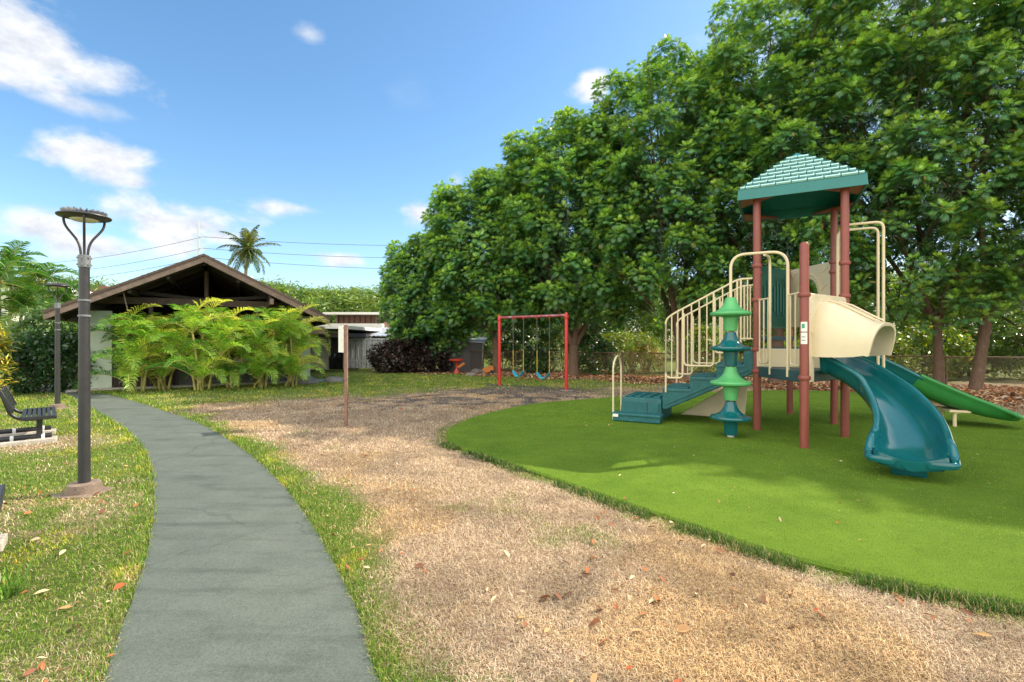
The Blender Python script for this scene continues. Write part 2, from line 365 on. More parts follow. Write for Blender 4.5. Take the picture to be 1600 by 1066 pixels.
def zfun(P):
    dT = dist(P, TURF); iT = inside(P, TURF); iP = inside(P, PATH); dP = dist(P, PATH)
    dip = np.where(iT, 1, 1 - sst(dT, 0.0, 0.9)) * 0.055
    z = (fbm(P, 0.6, 3) - 0.5) * 0.04 * sst(np.where(iP, 0, dP), 0.0, 1.0) * np.where(iP, 0, 1)
    z = z + np.where(iP, -0.015, 0.018 * sst(dP, 0.0, 0.12))
    return np.where(iP, z, np.minimum(z, 0.03) - dip)
ROW0 = np.array([-1.0, 24.0]); ROWD = np.array([0.88, -0.47])
def zones(P):
    """dry, litter, bare amounts 0..1"""
    lp = left_of_path(P); dP = dist(P, PATH); dT = dist(P, TURF)
    n = fbm(P, 0.9, 5); n2 = fbm(P, 3.0, 9); X, Y = P[:, 0], P[:, 1]
    dry = sst(dP + (n - .5) * .9 + (n2 - .5) * .5, 0.12, 0.62)
    dry *= 1 - 0.8 * sst(0.30 - dT + (n2 - .5) * .5, 0, 0.3) * (Y < 12)
    dry *= 1 - 0.85 * sst(Y + (n - .5) * 5 - 0.12 * X, 14.8, 17.5)
    dry *= 1 - 0.5 * sst((n - .70) * 6, 0, 1)
    edge = sst(-X * 0.55 + Y * 0.83 + (n - .5) * 2, 13.2, 15.0)   # green strip in front of the palms
    dry *= 1 - edge * 0.85
    dl = 0.26 * sst(n2 + n * .8, 0.9, 1.25) + 0.75 * sst(1.2 - np.hypot(X + 7.2, (Y - 7.4)), 0, 1) + .5 * sst(1.3 - np.hypot(X + 4.4, Y - 4.2), 0, .8) * (n2 > .45)
    dry = np.where(lp, np.clip(dl, 0, 1), dry)
    rel = P - ROW0; d = rel @ np.array([0.47, 0.88])       # + is behind the tree row
    lit = sst(d + (n - .5) * 4 + sst(X, 7.5, 11) * 2.2, -3.2, -1.2) * (X > -7) * (1 - sst(d + (n - .5) * 3, 1.2, 2.8))
    bare = sst(1.9 - np.hypot((X - 0.4) * .5, (Y - 15.4)) + (n2 - .5) * 2.2, 0, 1.2) * .95 + sst(1.1 - np.hypot((X + 1.3) * .42, (Y - 12.9) * .8) + (n2 - .5) * 4.2, 0, .7) * .95 + sst(.55 - np.abs((X + .446) * 0.602 + (Y - 17.26) * 0.798) * (1 + 9 * (np.abs(X - .65) > 1.6)) + (n2 - .5) * .8, 0, .4)
    return np.clip(dry, 0, 1), np.clip(lit, 0, 1), np.clip(bare, 0, 1)
def axis(a, b, st, lo, hi, k):
    inner = np.arange(a, b + 1e-6, st); left = a - np.geomspace(st, a - lo, k)[::-1]; right = b + np.geomspace(st, hi - b, k)
    return np.concatenate([left, inner, right])
gx = axis(-17, 16, 0.10, -900, 900, 30); gy = axis(1.2, 24, 0.09, -60, 1500, 30)
XX, YY = np.meshgrid(gx, gy); P = np.stack([XX.ravel(), YY.ravel()], 1)
Z = zfun(P); Z = np.where(np.abs(P[:, 0]) > 60, 0, Z)
hill = 0.055 * np.clip(-P[:, 0] - 19, 0, 16) * sst(P[:, 1], 20, 30)      # the lawn beyond the rail fence climbs
Z = Z + np.where((P[:, 0] > -45), hill, 0.055 * 16 * sst(P[:, 1], 20, 30))
dry, lit, bare = zones(P)
tone = np.stack([dry, lit, bare], 1)
nx, ny = len(gx), len(gy)
idx = np.arange(nx * ny).reshape(ny, nx)
F = np.stack([idx[:-1, :-1].ravel(), idx[:-1, 1:].ravel(), idx[1:, 1:].ravel(), idx[1:, :-1].ravel()], 1)
gm, nt, p = newmat('ground_soil_and_grass'); L = nt.links
at = nt.nodes.new('ShaderNodeAttribute'); at.attribute_name = 'tone'
sep = nt.nodes.new('ShaderNodeSeparateColor'); L.new(at.outputs['Color'], sep.inputs[0])
tc = nt.nodes.new('ShaderNodeTexCoord')
def nz(s, d=8, r=.7, vec=None):
    n = node(nt, 'ShaderNodeTexNoise', Scale=s, Detail=d, Roughness=r); L.new(vec or tc.outputs['Object'], n.inputs['Vector']); return n.outputs['Fac']
def mix(f, a, b, bt='MIX'):
    m = nt.nodes.new('ShaderNodeMix'); m.data_type = 'RGBA'; m.blend_type = bt
    if isinstance(f, float): m.inputs[0].default_value = f
    else: L.new(f, m.inputs[0])
    for i, x in ((6, a), (7, b)):
        if isinstance(x, tuple): m.inputs[i].default_value = (*x, 1)
        else: L.new(x, m.inputs[i])
    return m.outputs[2]
green = ramp(nt, [(.25, (.045, .075, .018)), (.48, (.11, .16, .035)), (.62, (.19, .22, .05)), (.8, (.30, .27, .10))], nz(38, 6)).outputs[0]
straw = ramp(nt, [(.25, (.10, .065, .045)), (.42, (.27, .19, .125)), (.58, (.46, .35, .235)), (.8, (.64, .53, .38))], nz(48, 8, .8)).outputs[0]
litc = ramp(nt, [(.3, (.07, .04, .025)), (.5, (.20, .11, .07)), (.65, (.34, .20, .13)), (.8, (.45, .33, .22))], nz(18, 8, .8)).outputs[0]
barec = ramp(nt, [(.35, (.045, .045, .045)), (.7, (.19, .165, .145))], nz(5)).outputs[0]
c = mix(sep.outputs[0], green, straw); c = mix(sep.outputs[2], c, barec); c = mix(sep.outputs[1], c, litc)
big = ramp(nt, [(.3, (.84, .84, .84)), (.7, (1.1, 1.08, 1.04))], nz(1.3, 4)).outputs[0]
c = mix(1.0, c, big, 'MULTIPLY'); L.new(c, p.inputs['Base Color']); p.inputs['Roughness'].default_value = 0.95; p.inputs['Specular IOR Level'].default_value = 0.1
b = nt.nodes.new('ShaderNodeBump'); b.inputs['Strength'].default_value = 0.9; b.inputs['Distance'].default_value = 0.03
L.new(nz(60, 6, .8), b.inputs['Height']); L.new(b.outputs[0], p.inputs['Normal'])
tag(mesh_np('ground', np.column_stack([P, Z]), F, tone, gm, None, True), kind='structure')

# path of grey green coated asphalt
pm, nt, p = newmat('grey_green_asphalt'); L = nt.links
tc = nt.nodes.new('ShaderNodeTexCoord')
base = ramp(nt, [(.3, (.080, .098, .084)), (.7, (.112, .130, .114))], nz(2.2, 6)).outputs[0]
grain = ramp(nt, [(.32, (.55, .55, .55)), (.5, (1, 1, 1)), (.68, (1.4, 1.4, 1.38))], nz(110, 4, .85)).outputs[0]
mp = nt.nodes.new('ShaderNodeMapping'); mp.inputs['Rotation'].default_value = (0, 0, .45); mp.inputs['Scale'].default_value = (.9, 5, 1); L.new(tc.outputs['Object'], mp.inputs[0])
stn = ramp(nt, [(.50, (1, 1, 1)), (.68, (.62, .62, .62))], nz(1.1, 8, .62, mp.outputs[0])).outputs[0]
spot = ramp(nt, [(.66, (1, 1, 1)), (.72, (.6, .6, .58))], nz(9, 4, .6)).outputs[0]
pale = ramp(nt, [(.55, (1, 1, 1)), (.75, (1.22, 1.2, 1.15))], nz(0.8, 3, .6)).outputs[0]
c = mix(1.0, base, grain, 'MULTIPLY'); c = mix(.8, c, stn, 'MULTIPLY'); c = mix(1.0, c, pale, 'MULTIPLY'); c = mix(.5, c, spot, 'MULTIPLY')
# long hairline cracks
w1 = nt.nodes.new('ShaderNodeTexVoronoi'); w1.feature = 'DISTANCE_TO_EDGE'; w1.inputs['Scale'].default_value = .33
mpd = nt.nodes.new('ShaderNodeMapping'); L.new(tc.outputs['Object'], mpd.inputs[0])
va = nt.nodes.new('ShaderNodeVectorMath'); va.operation = 'MULTIPLY_ADD'
nzc = node(nt, 'ShaderNodeTexNoise', Scale=1.8, Detail=6.0); L.new(tc.outputs['Object'], nzc.inputs['Vector'])
L.new(nzc.outputs['Color'], va.inputs[0]); va.inputs[1].default_value = (.7, .7, 0); L.new(mpd.outputs[0], va.inputs[2]); L.new(va.outputs[0], w1.inputs['Vector'])
crk = ramp(nt, [(0, (.42, .42, .40)), (.004, (.6, .6, .6)), (.007, (1, 1, 1))], w1.outputs['Distance']).outputs[0]
c = mix(.35, c, crk, 'MULTIPLY')
L.new(c, p.inputs['Base Color']); p.inputs['Roughness'].default_value = .85; p.inputs['Specular IOR Level'].default_value = .3
b = nt.nodes.new('ShaderNodeBump'); b.inputs['Strength'].default_value = .35; b.inputs['Distance'].default_value = .006
L.new(nz(220, 3, .8), b.inputs['Height']); L.new(b.outputs[0], p.inputs['Normal'])
nn = len(pLs); pv = np.zeros((nn * 9, 3)); sR = pRs
for j in range(9):
    t = j / 8; pv[j::9, :2] = pLs * (1 - t) + sR * t; pv[j::9, 2] = 0.004
ii = np.arange(nn * 9).reshape(nn, 9)
pf = np.stack([ii[:-1, :-1].ravel(), ii[:-1, 1:].ravel(), ii[1:, 1:].ravel(), ii[1:, :-1].ravel()], 1)[:, ::-1]
jit = 0.018 * (fbm(pLs, 5, 2) - .5) * 2; pv[0::9, 0] += jit; pv[8::9, 0] += jit[::-1]
tag(mesh_np('path', pv, pf, None, pm, None, True), kind='structure')

# raised pad of artificial turf
tm, nt, p = newmat('artificial_turf'); L = nt.links
tc = nt.nodes.new('ShaderNodeTexCoord')
c = ramp(nt, [(.3, (.05, .12, .018)), (.5, (.135, .235, .028)), (.7, (.225, .33, .04))], nz(150, 4, .8)).outputs[0]
v = ramp(nt, [(.3, (.72, .76, .74)), (.7, (1.2, 1.14, 1.1))], nz(1.2, 7)).outputs[0]
c = mix(1.0, c, v, 'MULTIPLY'); L.new(c, p.inputs['Base Color']); p.inputs['Roughness'].default_value = .9; p.inputs['Specular IOR Level'].default_value = .05
b = nt.nodes.new('ShaderNodeBump'); b.inputs['Strength'].default_value = 1; b.inputs['Distance'].default_value = .015
L.new(nz(170, 4, .8), b.inputs['Height']); L.new(b.outputs[0], p.inputs['Normal'])
tb = MB(); n = len(TURF)
cen = TURF.mean(0)
def inset(d):
    out = []
    for i in range(n):
        a = TURF[i - 1]; c2 = TURF[(i + 1) % n]; t = c2 - a; t = t / (np.linalg.norm(t) + 1e-9); nn_ = np.array([t[1], -t[0]])
        q = TURF[i] + nn_ * d; out.append(q)
    return out
o1 = inset(0.03)
ring0 = [(TURF[i][0], TURF[i][1], -.12) for i in range(n)]; ring1 = [(TURF[i][0], TURF[i][1], -.012) for i in range(n)]; ring2 = [(o1[i][0], o1[i][1], .006) for i in range(n)]
chk = inside(np.array(o1), TURF).mean()
if chk < .5: o1 = inset(-0.03); ring2 = [(o1[i][0], o1[i][1], .006) for i in range(n)]
tb.loft([ring0, ring1, ring2], True, False); tb.add(ring2, [tuple(range(n))])
tag(tb.build('artificial_turf', tm, None, 0), kind='structure')

# ------------------------------------------------------------------ grass blades
def blades(P, z, length, width, lean, colr, tipc, name, mat, flat=0.0, parent=None):
    n = len(P); a = RS.uniform(0, 2 * np.pi, n); s = np.stack([-np.sin(a), np.cos(a)], 1)
    d = np.stack([np.cos(a), np.sin(a)], 1)
    h = length * np.cos(lean); o = length * np.sin(lean)
    V = np.zeros((n, 5, 3)); hw = width / 2
    V[:, 0, :2] = P - s * hw[:, None]; V[:, 1, :2] = P + s * hw[:, None]; V[:, 0, 2] = V[:, 1, 2] = z - .004
    m = P + d * (o * .4)[:, None]
    V[:, 2, :2] = m + s * (hw * .8)[:, None]; V[:, 3, :2] = m - s * (hw * .8)[:, None]; V[:, 2, 2] = V[:, 3, 2] = z + h * .62 + flat
    V[:, 4, :2] = P + d * o[:, None]; V[:, 4, 2] = z + h + flat * .4
    # second quad folded as a 4-gon: mid right, mid left, tip, tip
    V6 = np.zeros((n, 6, 3)); V6[:, :5] = V; V6[:, 4] = V[:, 4] + np.concatenate([s * (hw * .15)[:, None], np.zeros((n, 1))], 1); V6[:, 5] = V[:, 4] - np.concatenate([s * (hw * .15)[:, None], np.zeros((n, 1))], 1)
    b = np.arange(n)[:, None] * 6
    F = np.concatenate([b + np.array([0, 1, 2, 3]), b + np.array([3, 2, 4, 5])])
    t = np.repeat(colr[:, None, :], 6, 1); t[:, 4:] = tipc[:, None, :]
    return mesh_np(name, V6.reshape(-1, 3), F, t.reshape(-1, 3), mat, parent)
def scatter(N, r0, r1, amax=58, pw=1.0):
    u = RS.uniform(0, 1, N); r = r0 * (r1 / r0) ** (u ** pw); a = np.radians(RS.uniform(-amax, amax, N))
    return np.stack([r * np.sin(a), r * np.cos(a)], 1), r
def pick(n, cols, wts):
    c = np.array(cols)[RS.choice(len(cols), n, p=np.array(wts) / sum(wts))]; return c * RS.uniform(.78, 1.22, (n, 1)) * RS.uniform(.94, 1.06, (n, 3))
P, r = scatter(760000, 1.9, 24)
P = P[(P[:, 0] > -15) & (P[:, 0] < 14)]
k = (~inside(P, PATH) | (dist(P, PATH) < .045 * fbm(P, 6, 71))) & ~inside(P, TURF)
P = P[k]; r = np.hypot(P[:, 0], P[:, 1]); zz = zfun(P); dry, lit, bare = zones(P)
keep = RS.uniform(0, 1, len(P)) > np.maximum(lit * .95, bare * .80)
P, r, zz, dry = P[keep], r[keep], zz[keep], dry[keep]
isdry = RS.uniform(0, 1, len(P)) < np.clip(dry * .93 + .10, 0, 1)
grow = np.clip(r / 4.5, .75, 4.0)
q = ~isdry; n = q.sum()
yel = fbm(P[q], 2.0, 21)[:, None]
cg = pick(n, [(.08, .17, .025), (.13, .24, .035), (.19, .30, .045), (.28, .36, .06), (.42, .38, .15)], [3, 4, 3, 2, 1.3])
cg = cg * (1 + sst(yel, .52, .68) * np.array([1.0, .45, .1]))
dedge = dist(P[q], PATH)
lush = 1 + .7 * sst(.22 - dedge, 0, .15)
tag(blades(P[q], zz[q], RS.uniform(.014, .034, n) * grow[q] ** .5 * lush, RS.uniform(.0028, .0046, n) * grow[q], RS.uniform(.25, 1.25, n), cg, cg * 1.25, 'grass', M['blade']), kind='stuff', label='green lawn grass along both sides of the path', cat='grass')
q = isdry; n = q.sum()
cd = pick(n, [(.55, .42, .27), (.72, .60, .44), (.44, .32, .21), (.20, .13, .085), (.40, .24, .16)], [4, 3.2, 3.2, 2.6, 1.2])
cd = cd * (.66 + .46 * sst(fbm(P[q], 2.2, 91), .28, .62))[:, None]; warm = fbm(P[q], .8, 33)[:, None]; cd = cd * (1 + sst(warm, .5, .7) * np.array([.10, .0, -.22]))
tag(blades(P[q], zz[q], RS.uniform(.018, .052, n) * grow[q] ** .4, RS.uniform(.0024, .0042, n) * grow[q] ** .85, RS.uniform(1.0, 1.5, n), cd, cd * 1.1, 'dry_grass', M['straw'], flat=.006), kind='stuff', label='dry straw coloured grass of the worn field', cat='dry grass')
# turf fibres, and the weeds growing along its rim
P, r = scatter(330000, 2.6, 15); P = P[inside(P, TURF)]; r = np.hypot(P[:, 0], P[:, 1]); n = len(P); grow = np.clip(r / 5, .8, 3)
vt = sst(fbm(P, 1.1, 81), .3, .7)[:, None] * .35 + .82
ct = vt * pick(n, [(.105, .195, .026), (.175, .29, .036), (.265, .385, .045), (.38, .46, .12)], [3, 4, 3, .5])
tag(blades(P, np.full(n, .004), RS.uniform(.007, .015, n) * grow ** .3, RS.uniform(.002, .0035, n) * grow, RS.uniform(.1, 1.0, n), ct, ct * 1.15, 'turf_fibre', M['blade']), kind='stuff', label='short bright green fibres of the artificial turf', cat='turf')
tf = np.array([G(*p) for p in turf_front[::-1]]); sel = tf
segs = np.vstack([smooth2(tf, 10)]); t = RS.uniform(0, len(segs) - 1.001, 16000); i = t.astype(int); f = (t - i)[:, None]
P = segs[i] * (1 - f) + segs[i + 1] * f; P = P + RS.normal(0, 1, P.shape) * .055
tt = segs[i + 1] - segs[i]; tt /= np.linalg.norm(tt, axis=1)[:, None] + 1e-9
P = P + np.stack([tt[:, 1], -tt[:, 0]], 1) * .07
P = P[(~inside(P, TURF)) & (fbm(P, 3.5, 41) > .40)]; n = len(P); r = np.hypot(P[:, 0], P[:, 1]); grow = np.clip(r / 5, .7, 2)
cw = pick(n, [(.04, .10, .02), (.07, .15, .03), (.14, .20, .06), (.40, .33, .18)], [3, 3, 2, 1.5])
tag(blades(P, zfun(P), RS.uniform(.03, .085, n), RS.uniform(.004, .008, n) * grow, RS.uniform(.2, 1.2, n), cw, cw * 1.2, 'rim_weeds', M['blade']), kind='stuff', label='dark weedy grass growing along the rim of the turf pad', cat='grass')
# fallen leaves
def fallen(P, z, size, cols, wts, name, label, cat):
    n = len(P); a = RS.uniform(0, 2 * np.pi, n); tl = RS.normal(0, .35, (n, 2))
    d = np.stack([np.cos(a), np.sin(a), tl[:, 0]], 1); s = np.stack([-np.sin(a), np.cos(a), tl[:, 1]], 1)
    base = np.column_stack([P, z]); ln = size[:, None]; w = size[:, None] * RS.uniform(.3, .5, (n, 1))
    up = np.array([0, 0, 1.0])
    V = np.zeros((n, 6, 3)); V[:, 0] = base - d * ln / 2; V[:, 1] = base + s * w / 2 - d * ln * .12 + up * w * .25; V[:, 2] = base + s * w * .4 + d * ln * .2 + up * w * .3
    V[:, 3] = base + d * ln / 2; V[:, 4] = base - s * w * .4 + d * ln * .2 + up * w * .12; V[:, 5] = base - s * w / 2 - d * ln * .12 + up * w * .2
    b = np.arange(n)[:, None] * 6; F = np.concatenate([b + np.array([0, 1, 2, 3]), b + np.array([0, 3, 4, 5])])
    c = np.repeat(pick(n, cols, wts)[:, None, :], 6, 1)
    return tag(mesh_np(name, V.reshape(-1, 3), F, c.reshape(-1, 3), M['litter']), kind='stuff', label=label, cat=cat)
brown = [(.34, .14, .06), (.20, .09, .05), (.50, .30, .14), (.62, .47, .28), (.42, .10, .04)]
P, r = scatter(900, 2.0, 13); k = ~inside(P, PATH) & ~inside(P, TURF) & ((fbm(P, .8, 51) > .45) | left_of_path(P)); P = P[k]
fallen(P, zfun(P) + .02, RS.uniform(.03, .085, len(P)), brown, [3, 2, 2, 1.5, 1], 'fallen_leaves', 'brown fallen leaves scattered over the grass', 'leaves')
P = RS.uniform(0, 1, (60000, 2)) * [30, 16] + [-8, 8]; _, l_, _ = zones(P); k = (l_ > RS.uniform(.15, 1, len(P))) & ~inside(P, TURF) & (dist(P, TURF) > .05); P = P[k][:17000]
fallen(P, zfun(P) + .02, RS.uniform(.06, .17, len(P)), brown + [(.55, .42, .33)], [3, 3, 3, 2, 1, 2], 'leaf_litter', 'brown leaf litter under the tree row by the fence', 'leaves')
P, r = scatter(420, 3.0, 15); P = P[inside(P, TURF)]; P = P[fbm(P, .9, 61) > .42]
fallen(P, np.full(len(P), .022), RS.uniform(.02, .05, len(P)), brown + [(.62, .55, .35)], [2, 1, 2, 3, 1, 3], 'fallen_leaves', 'small pale fallen leaves scattered over the artificial turf', 'leaves')
P = np.array([G(*q) for q in [(1485, 779), (1205, 905), (1400, 852), (905, 845), (1255, 830), (980, 806), (1338, 883)]]); P = P
# ------------------------------------------------------------------ play structure
def Vx(p, z=0.0): return Vector((p[0], p[1], z))
P1, P2, P3, P4, P5, P6 = (4.40, 8.69), (4.37, 7.23), (5.54, 8.05), (6.19, 9.29), (6.09, 10.60), (5.05, 9.93)
A_ = Vector((0.88, -0.475, 0)).normalized(); B_ = Vector((0.475, 0.88, 0)).normalized()
PO = (5.2, 8.8, 0)
play = empty('play_structure', PO, 'cream, teal and brick red play tower with pitched roof, stairs and two slides', 'playground')
def mb(): return MB(PO)
def prt(m, name, mat, parent=play, smooth=35, bevel=0, label=None):
    o = m.build(name, M[mat], parent, smooth, bevel)
    if label: o['label'] = label
    return o
def ring(p, z, r=.063):
    return mb().lathe((p[0], p[1], z), [(r, -.035), (r + .018, -.03), (r + .024, -.01), (r + .024, .01), (r + .018, .03), (r, .035)], 20)
posts = {}
for nm, p, top, rs in (('a', P1, 4.16, (2.95, 2.34, 1.45, 1.06)), ('b', P2, 3.08, (2.29, 1.05)), ('c', P3, 4.16, (2.90, 2.35, 1.1)), ('d', P4, 4.16, (3.12, 2.93, 1.42)), ('e', P5, 3.17, (3.02, 1.9)), ('f', P6, 4.16, (3.0, 1.42))):
    m = mb(); R = .063
    if top < 4: m.lathe((p[0], p[1], 0), [(R, -.1), (R, 1), (R, top - .06), (R * .93, top - .03), (R * .7, top - .008), (R * .3, top)], 20)
    else: m.lathe((p[0], p[1], 0), [(R, -.1), (R, 2), (R, top)], 20)
    po = prt(m, 'post', 'post')
    for z in rs: prt(ring(p, z), 'collar', 'post', po)
    posts[nm] = po
# stickers on the front post, wrapped round it
for z0, z1, kind in ((1.74, 1.885, 'g'), (1.555, 1.725, 't')):
    def patch(r, a0, a1, z0, z1):
        m = mb(); n = 6; rows = []
        for z in (z0, z1):
            rows.append([Vector((P2[0] + r * math.cos(a0 + (a1 - a0) * i / n), P2[1] + r * math.sin(a0 + (a1 - a0) * i / n), z)) for i in range(n + 1)])
        vs = rows[0] + rows[1]; return m.add(vs, [(i, i + 1, n + 2 + i, n + 1 + i) for i in range(n)])
    st = prt(patch(.0655, math.radians(-165), math.radians(-85), z0, z1), 'sticker', 'sign_white', posts['b'])
    m = patch(.0662, math.radians(-150), math.radians(-115), z0 + .05, z1 - .03) if kind == 'g' else None
    if kind == 'g': prt(m, 'green_print', 'sign_green', posts['b'])
    else:
        m = mb()
        for q in (z0 + .05, z0 + .10): prt(patch(.0662, math.radians(-152), math.radians(-108), q, q + .012), 'grey_print', 'sign_grey', posts['b'])
# decks and transition board
for tri, z in (((P1, P2, P3), 1.14), ((P6, P4, P5), 1.47)):
    prt(mb().prism(tri, z - .17, z), 'deck', 'deck', bevel=.01)
prt(mb().prism((P1, P3, P4, P6), 1.36, 1.47), 'deck', 'deck', bevel=.01)
prt(mb().plank(P1, P3, 1.145, 1.465, .03, -.05), 'riser_panel', 'beige_plastic', bevel=.006)
# roof
rc = Vector((5.295, 8.99, 0)); hs_ = .95
def RP(a, b, z): return rc + A_ * a + B_ * b + Vector((0, 0, z))
m = mb(); z0, z1 = 4.10, 4.275
for k in range(4):
    cs = [(-1, -1), (1, -1), (1, 1), (-1, 1)]; a = cs[k]; b = cs[(k + 1) % 4]; h0 = hs_; h1 = hs_ - .035
    m.add([RP(a[0] * h0, a[1] * h0, z0), RP(b[0] * h0, b[1] * h0, z0), RP(b[0] * h0 * .985, b[1] * h0 * .985, z1), RP(a[0] * h0 * .985, a[1] * h0 * .985, z1),
           RP(a[0] * h1, a[1] * h1, z0), RP(b[0] * h1, b[1] * h1, z0), RP(b[0] * h1, b[1] * h1, z1 - .02), RP(a[0] * h1, a[1] * h1, z1 - .02)],
          [(0, 1, 2, 3), (4, 7, 6, 5), (0, 4, 5, 1)])
m.add([RP(x * hs_ * .985, y * hs_ * .985, z1) for x, y in ((-1, -1), (1, -1), (1, 1), (-1, 1))] + [RP(0, 0, 5.10)], [(0, 1, 4), (1, 2, 4), (2, 3, 4), (3, 0, 4)])
roof = prt(m, 'roof', 'roof_teal', smooth=20)
m = mb(); me_ = mb()
NR = 9
for k in range(4):
    dirs = [(Vector((1, 0)), Vector((0, -1))), (Vector((0, 1)), Vector((1, 0))), (Vector((-1, 0)), Vector((0, 1))), (Vector((0, -1)), Vector((-1, 0)))][k]
    t, nrm = dirs
    def SP(u, v, up=0):    # u along eave -1..1 (m), v 0..1 up the slope
        w_ = hs_ * .985; q = nrm * (w_ * (1 - v)) + t * u
        sl_ = Vector((A_.x * nrm.x + B_.x * nrm.y, A_.y * nrm.x + B_.y * nrm.y, 0)) * .825 + Vector((0, 0, .936))
        return RP(q.x, q.y, z1 + (5.10 - z1) * v) + sl_.normalized() * up
    for r in range(NR):
        v0, v1 = r / NR + .014, (r + 1) / NR - .022; hw = hs_ * .985 * (1 - v0) - .02; tw = .235; off = (r % 2) * .5 * tw
        if r == NR - 1: continue
        x = -hw
        x = -math.ceil(hw / tw) * tw - tw / 2 + off
        while x < hw:
            a, b = max(x + .008, -hw), min(x + tw - .008, hw)
            if b - a > .03:
                h2 = hs_ * .985 * (1 - v1) - .01; a2, b2 = max(a, -h2), min(b, h2)
                if b2 - a2 > .01:
                    m.add([SP(a, v0, .032), SP(b, v0, .032), SP(b2, v1, .006), SP(a2, v1, .006), SP(a, v0, -.002), SP(b, v0, -.002), SP(b2, v1, -.002), SP(a2, v1, -.002)],
                          [(0, 1, 2, 3), (4, 5, 1, 0), (5, 6, 2, 1), (7, 4, 0, 3)])
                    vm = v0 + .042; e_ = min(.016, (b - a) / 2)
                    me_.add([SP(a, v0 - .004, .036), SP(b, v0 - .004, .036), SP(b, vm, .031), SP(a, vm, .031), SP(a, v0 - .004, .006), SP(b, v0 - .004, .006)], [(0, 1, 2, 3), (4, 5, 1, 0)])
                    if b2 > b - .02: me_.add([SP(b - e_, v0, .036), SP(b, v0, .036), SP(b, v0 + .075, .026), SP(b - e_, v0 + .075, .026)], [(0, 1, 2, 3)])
            x += tw
prt(m, 'tile_pattern', 'roof_teal', roof, smooth=0)
prt(me_, 'tile_edge_highlights', 'tile_highlight', roof, smooth=0)  # pale strips paint the highlight along the raised tile edges
for pc, q in ((P1, (-1, -1)), (P3, (1, -1)), (P4, (1, 1)), (P6, (-1, 1))):
    h = hs_ - .04
    prt(mb().extrude([RP(q[0] * h, q[1] * h, 4.118), RP(q[0] * (h - .62), q[1] * h, 4.118), RP(q[0] * h, q[1] * (h - .62), 4.118)], (0, 0, .025)), 'roof_bracket', 'post', roof)
# stairs: transfer station then treads climbing to the deck
def ST(t, b, z): return Vector((P1[0], P1[1], z)) - A_ * t + B_ * b
W0, W1 = 0.02, 1.18
# sculpted flight in one piece
tr = [(-.0, 1.40), (.22, 1.40), (.22, 1.17), (.68, 1.17), (.68, .92), (1.15, .92), (1.15, .68), (1.66, .68), (1.66, .26), (1.58, .26), (.06, 1.01), (0, 1.03)]
m = mb(); m.extrude([ST(t, W0, z) for t, z in tr], B_ * (W1 - W0))
stairs = prt(m, 'stairs', 'teal_step', smooth=0, bevel=.022)
def pads(m, t0, t1, z, b0, b1, n=4):
    for i in range(n):
        c0 = b0 + (b1 - b0) * (i + .06) / n; c1 = b0 + (b1 - b0) * (i + .94) / n
        m.extrude([ST(t0, c0, z), ST(t1, c0, z), ST(t1, c1, z), ST(t0, c1, z)], (0, 0, .018))
m = mb()
for t0, t1, z in ((.25, .67, 1.171), (.71, 1.14, .921), (1.18, 1.62, .681)): pads(m, t0, t1, z, W0 + .05, W1 - .05)
prt(m, 'tread_pads', 'teal_step', stairs, 0, .006)
# moulded ridges on the flight's side
m = mb()
for z0_, z1_, t0, t1 in ((.86, .86, .7, 1.14), (.62, .62, 1.17, 1.64), (1.11, 1.11, .24, .67)):
    m.extrude([ST(t0, W0 - .012, z0_), ST(t1, W0 - .012, z1_), ST(t1, W0 - .012, z1_ + .03), ST(t0, W0 - .012, z0_ + .03)], B_ * .014)
m.extrude([ST(.14, W0 - .014, 1.06), ST(1.6, W0 - .014, .34), ST(1.6, W0 - .014, .375), ST(.14, W0 - .014, 1.095)], B_ * .016)
prt(m, 'side_ridges', 'teal_step', stairs, 0, .005)
m = mb(); m.extrude([ST(1.67, 0, .02), ST(2.5, 0, .02), ST(2.46, .03, .44), ST(2.44, .06, .46), ST(1.70, .06, .46), ST(1.68, .03, .44)], B_ * 1.1)
transfer = prt(m, 'transfer_platform', 'teal_step', smooth=0, bevel=.03)
m = mb()
for i in range(4):
    t0 = 1.72 + i * .185; m.extrude([ST(t0, .1, .461), ST(t0 + .15, .1, .461), ST(t0 + .15, 1.05, .461), ST(t0, 1.05, .461)], (0, 0, .022))
for t0, t1 in ((1.72, 1.88), (1.95, 2.40)):
    m.extrude([ST(t0, -.012, .06), ST(t1, -.012, .06), ST(t1, -.012, .38), ST(t0, -.012, .38)], B_ * .014)
prt(m, 'tread_pads', 'teal_step', transfer, 0, .008)
m = mb(); m.extrude([ST(1.64, -.30, .015), ST(2.56, -.30, .015), ST(2.56, -.005, .015), ST(1.64, -.005, .015)], (0, 0, .16))
m.extrude([ST(1.62, -.32, .12), ST(2.58, -.32, .12), ST(2.58, -.004, .12), ST(1.62, -.004, .12)], (0, 0, .06))
ls = prt(m, 'lower_step', 'teal_step', smooth=0, bevel=.02)
prt(mb().extrude([ST(2.44, -.325, .10), ST(2.55, -.325, .10), ST(2.55, -.325, .155), ST(2.44, -.325, .155)], B_ * .006), 'sticker', 'sign_white', ls)
prt(mb().extrude([ST(1.50, 1.12, .02), ST(.25, 1.12, .02), ST(.18, 1.12, .84), ST(.3, 1.12, .86)], B_ * .05), 'stair_support', 'beige_plastic', bevel=.02)
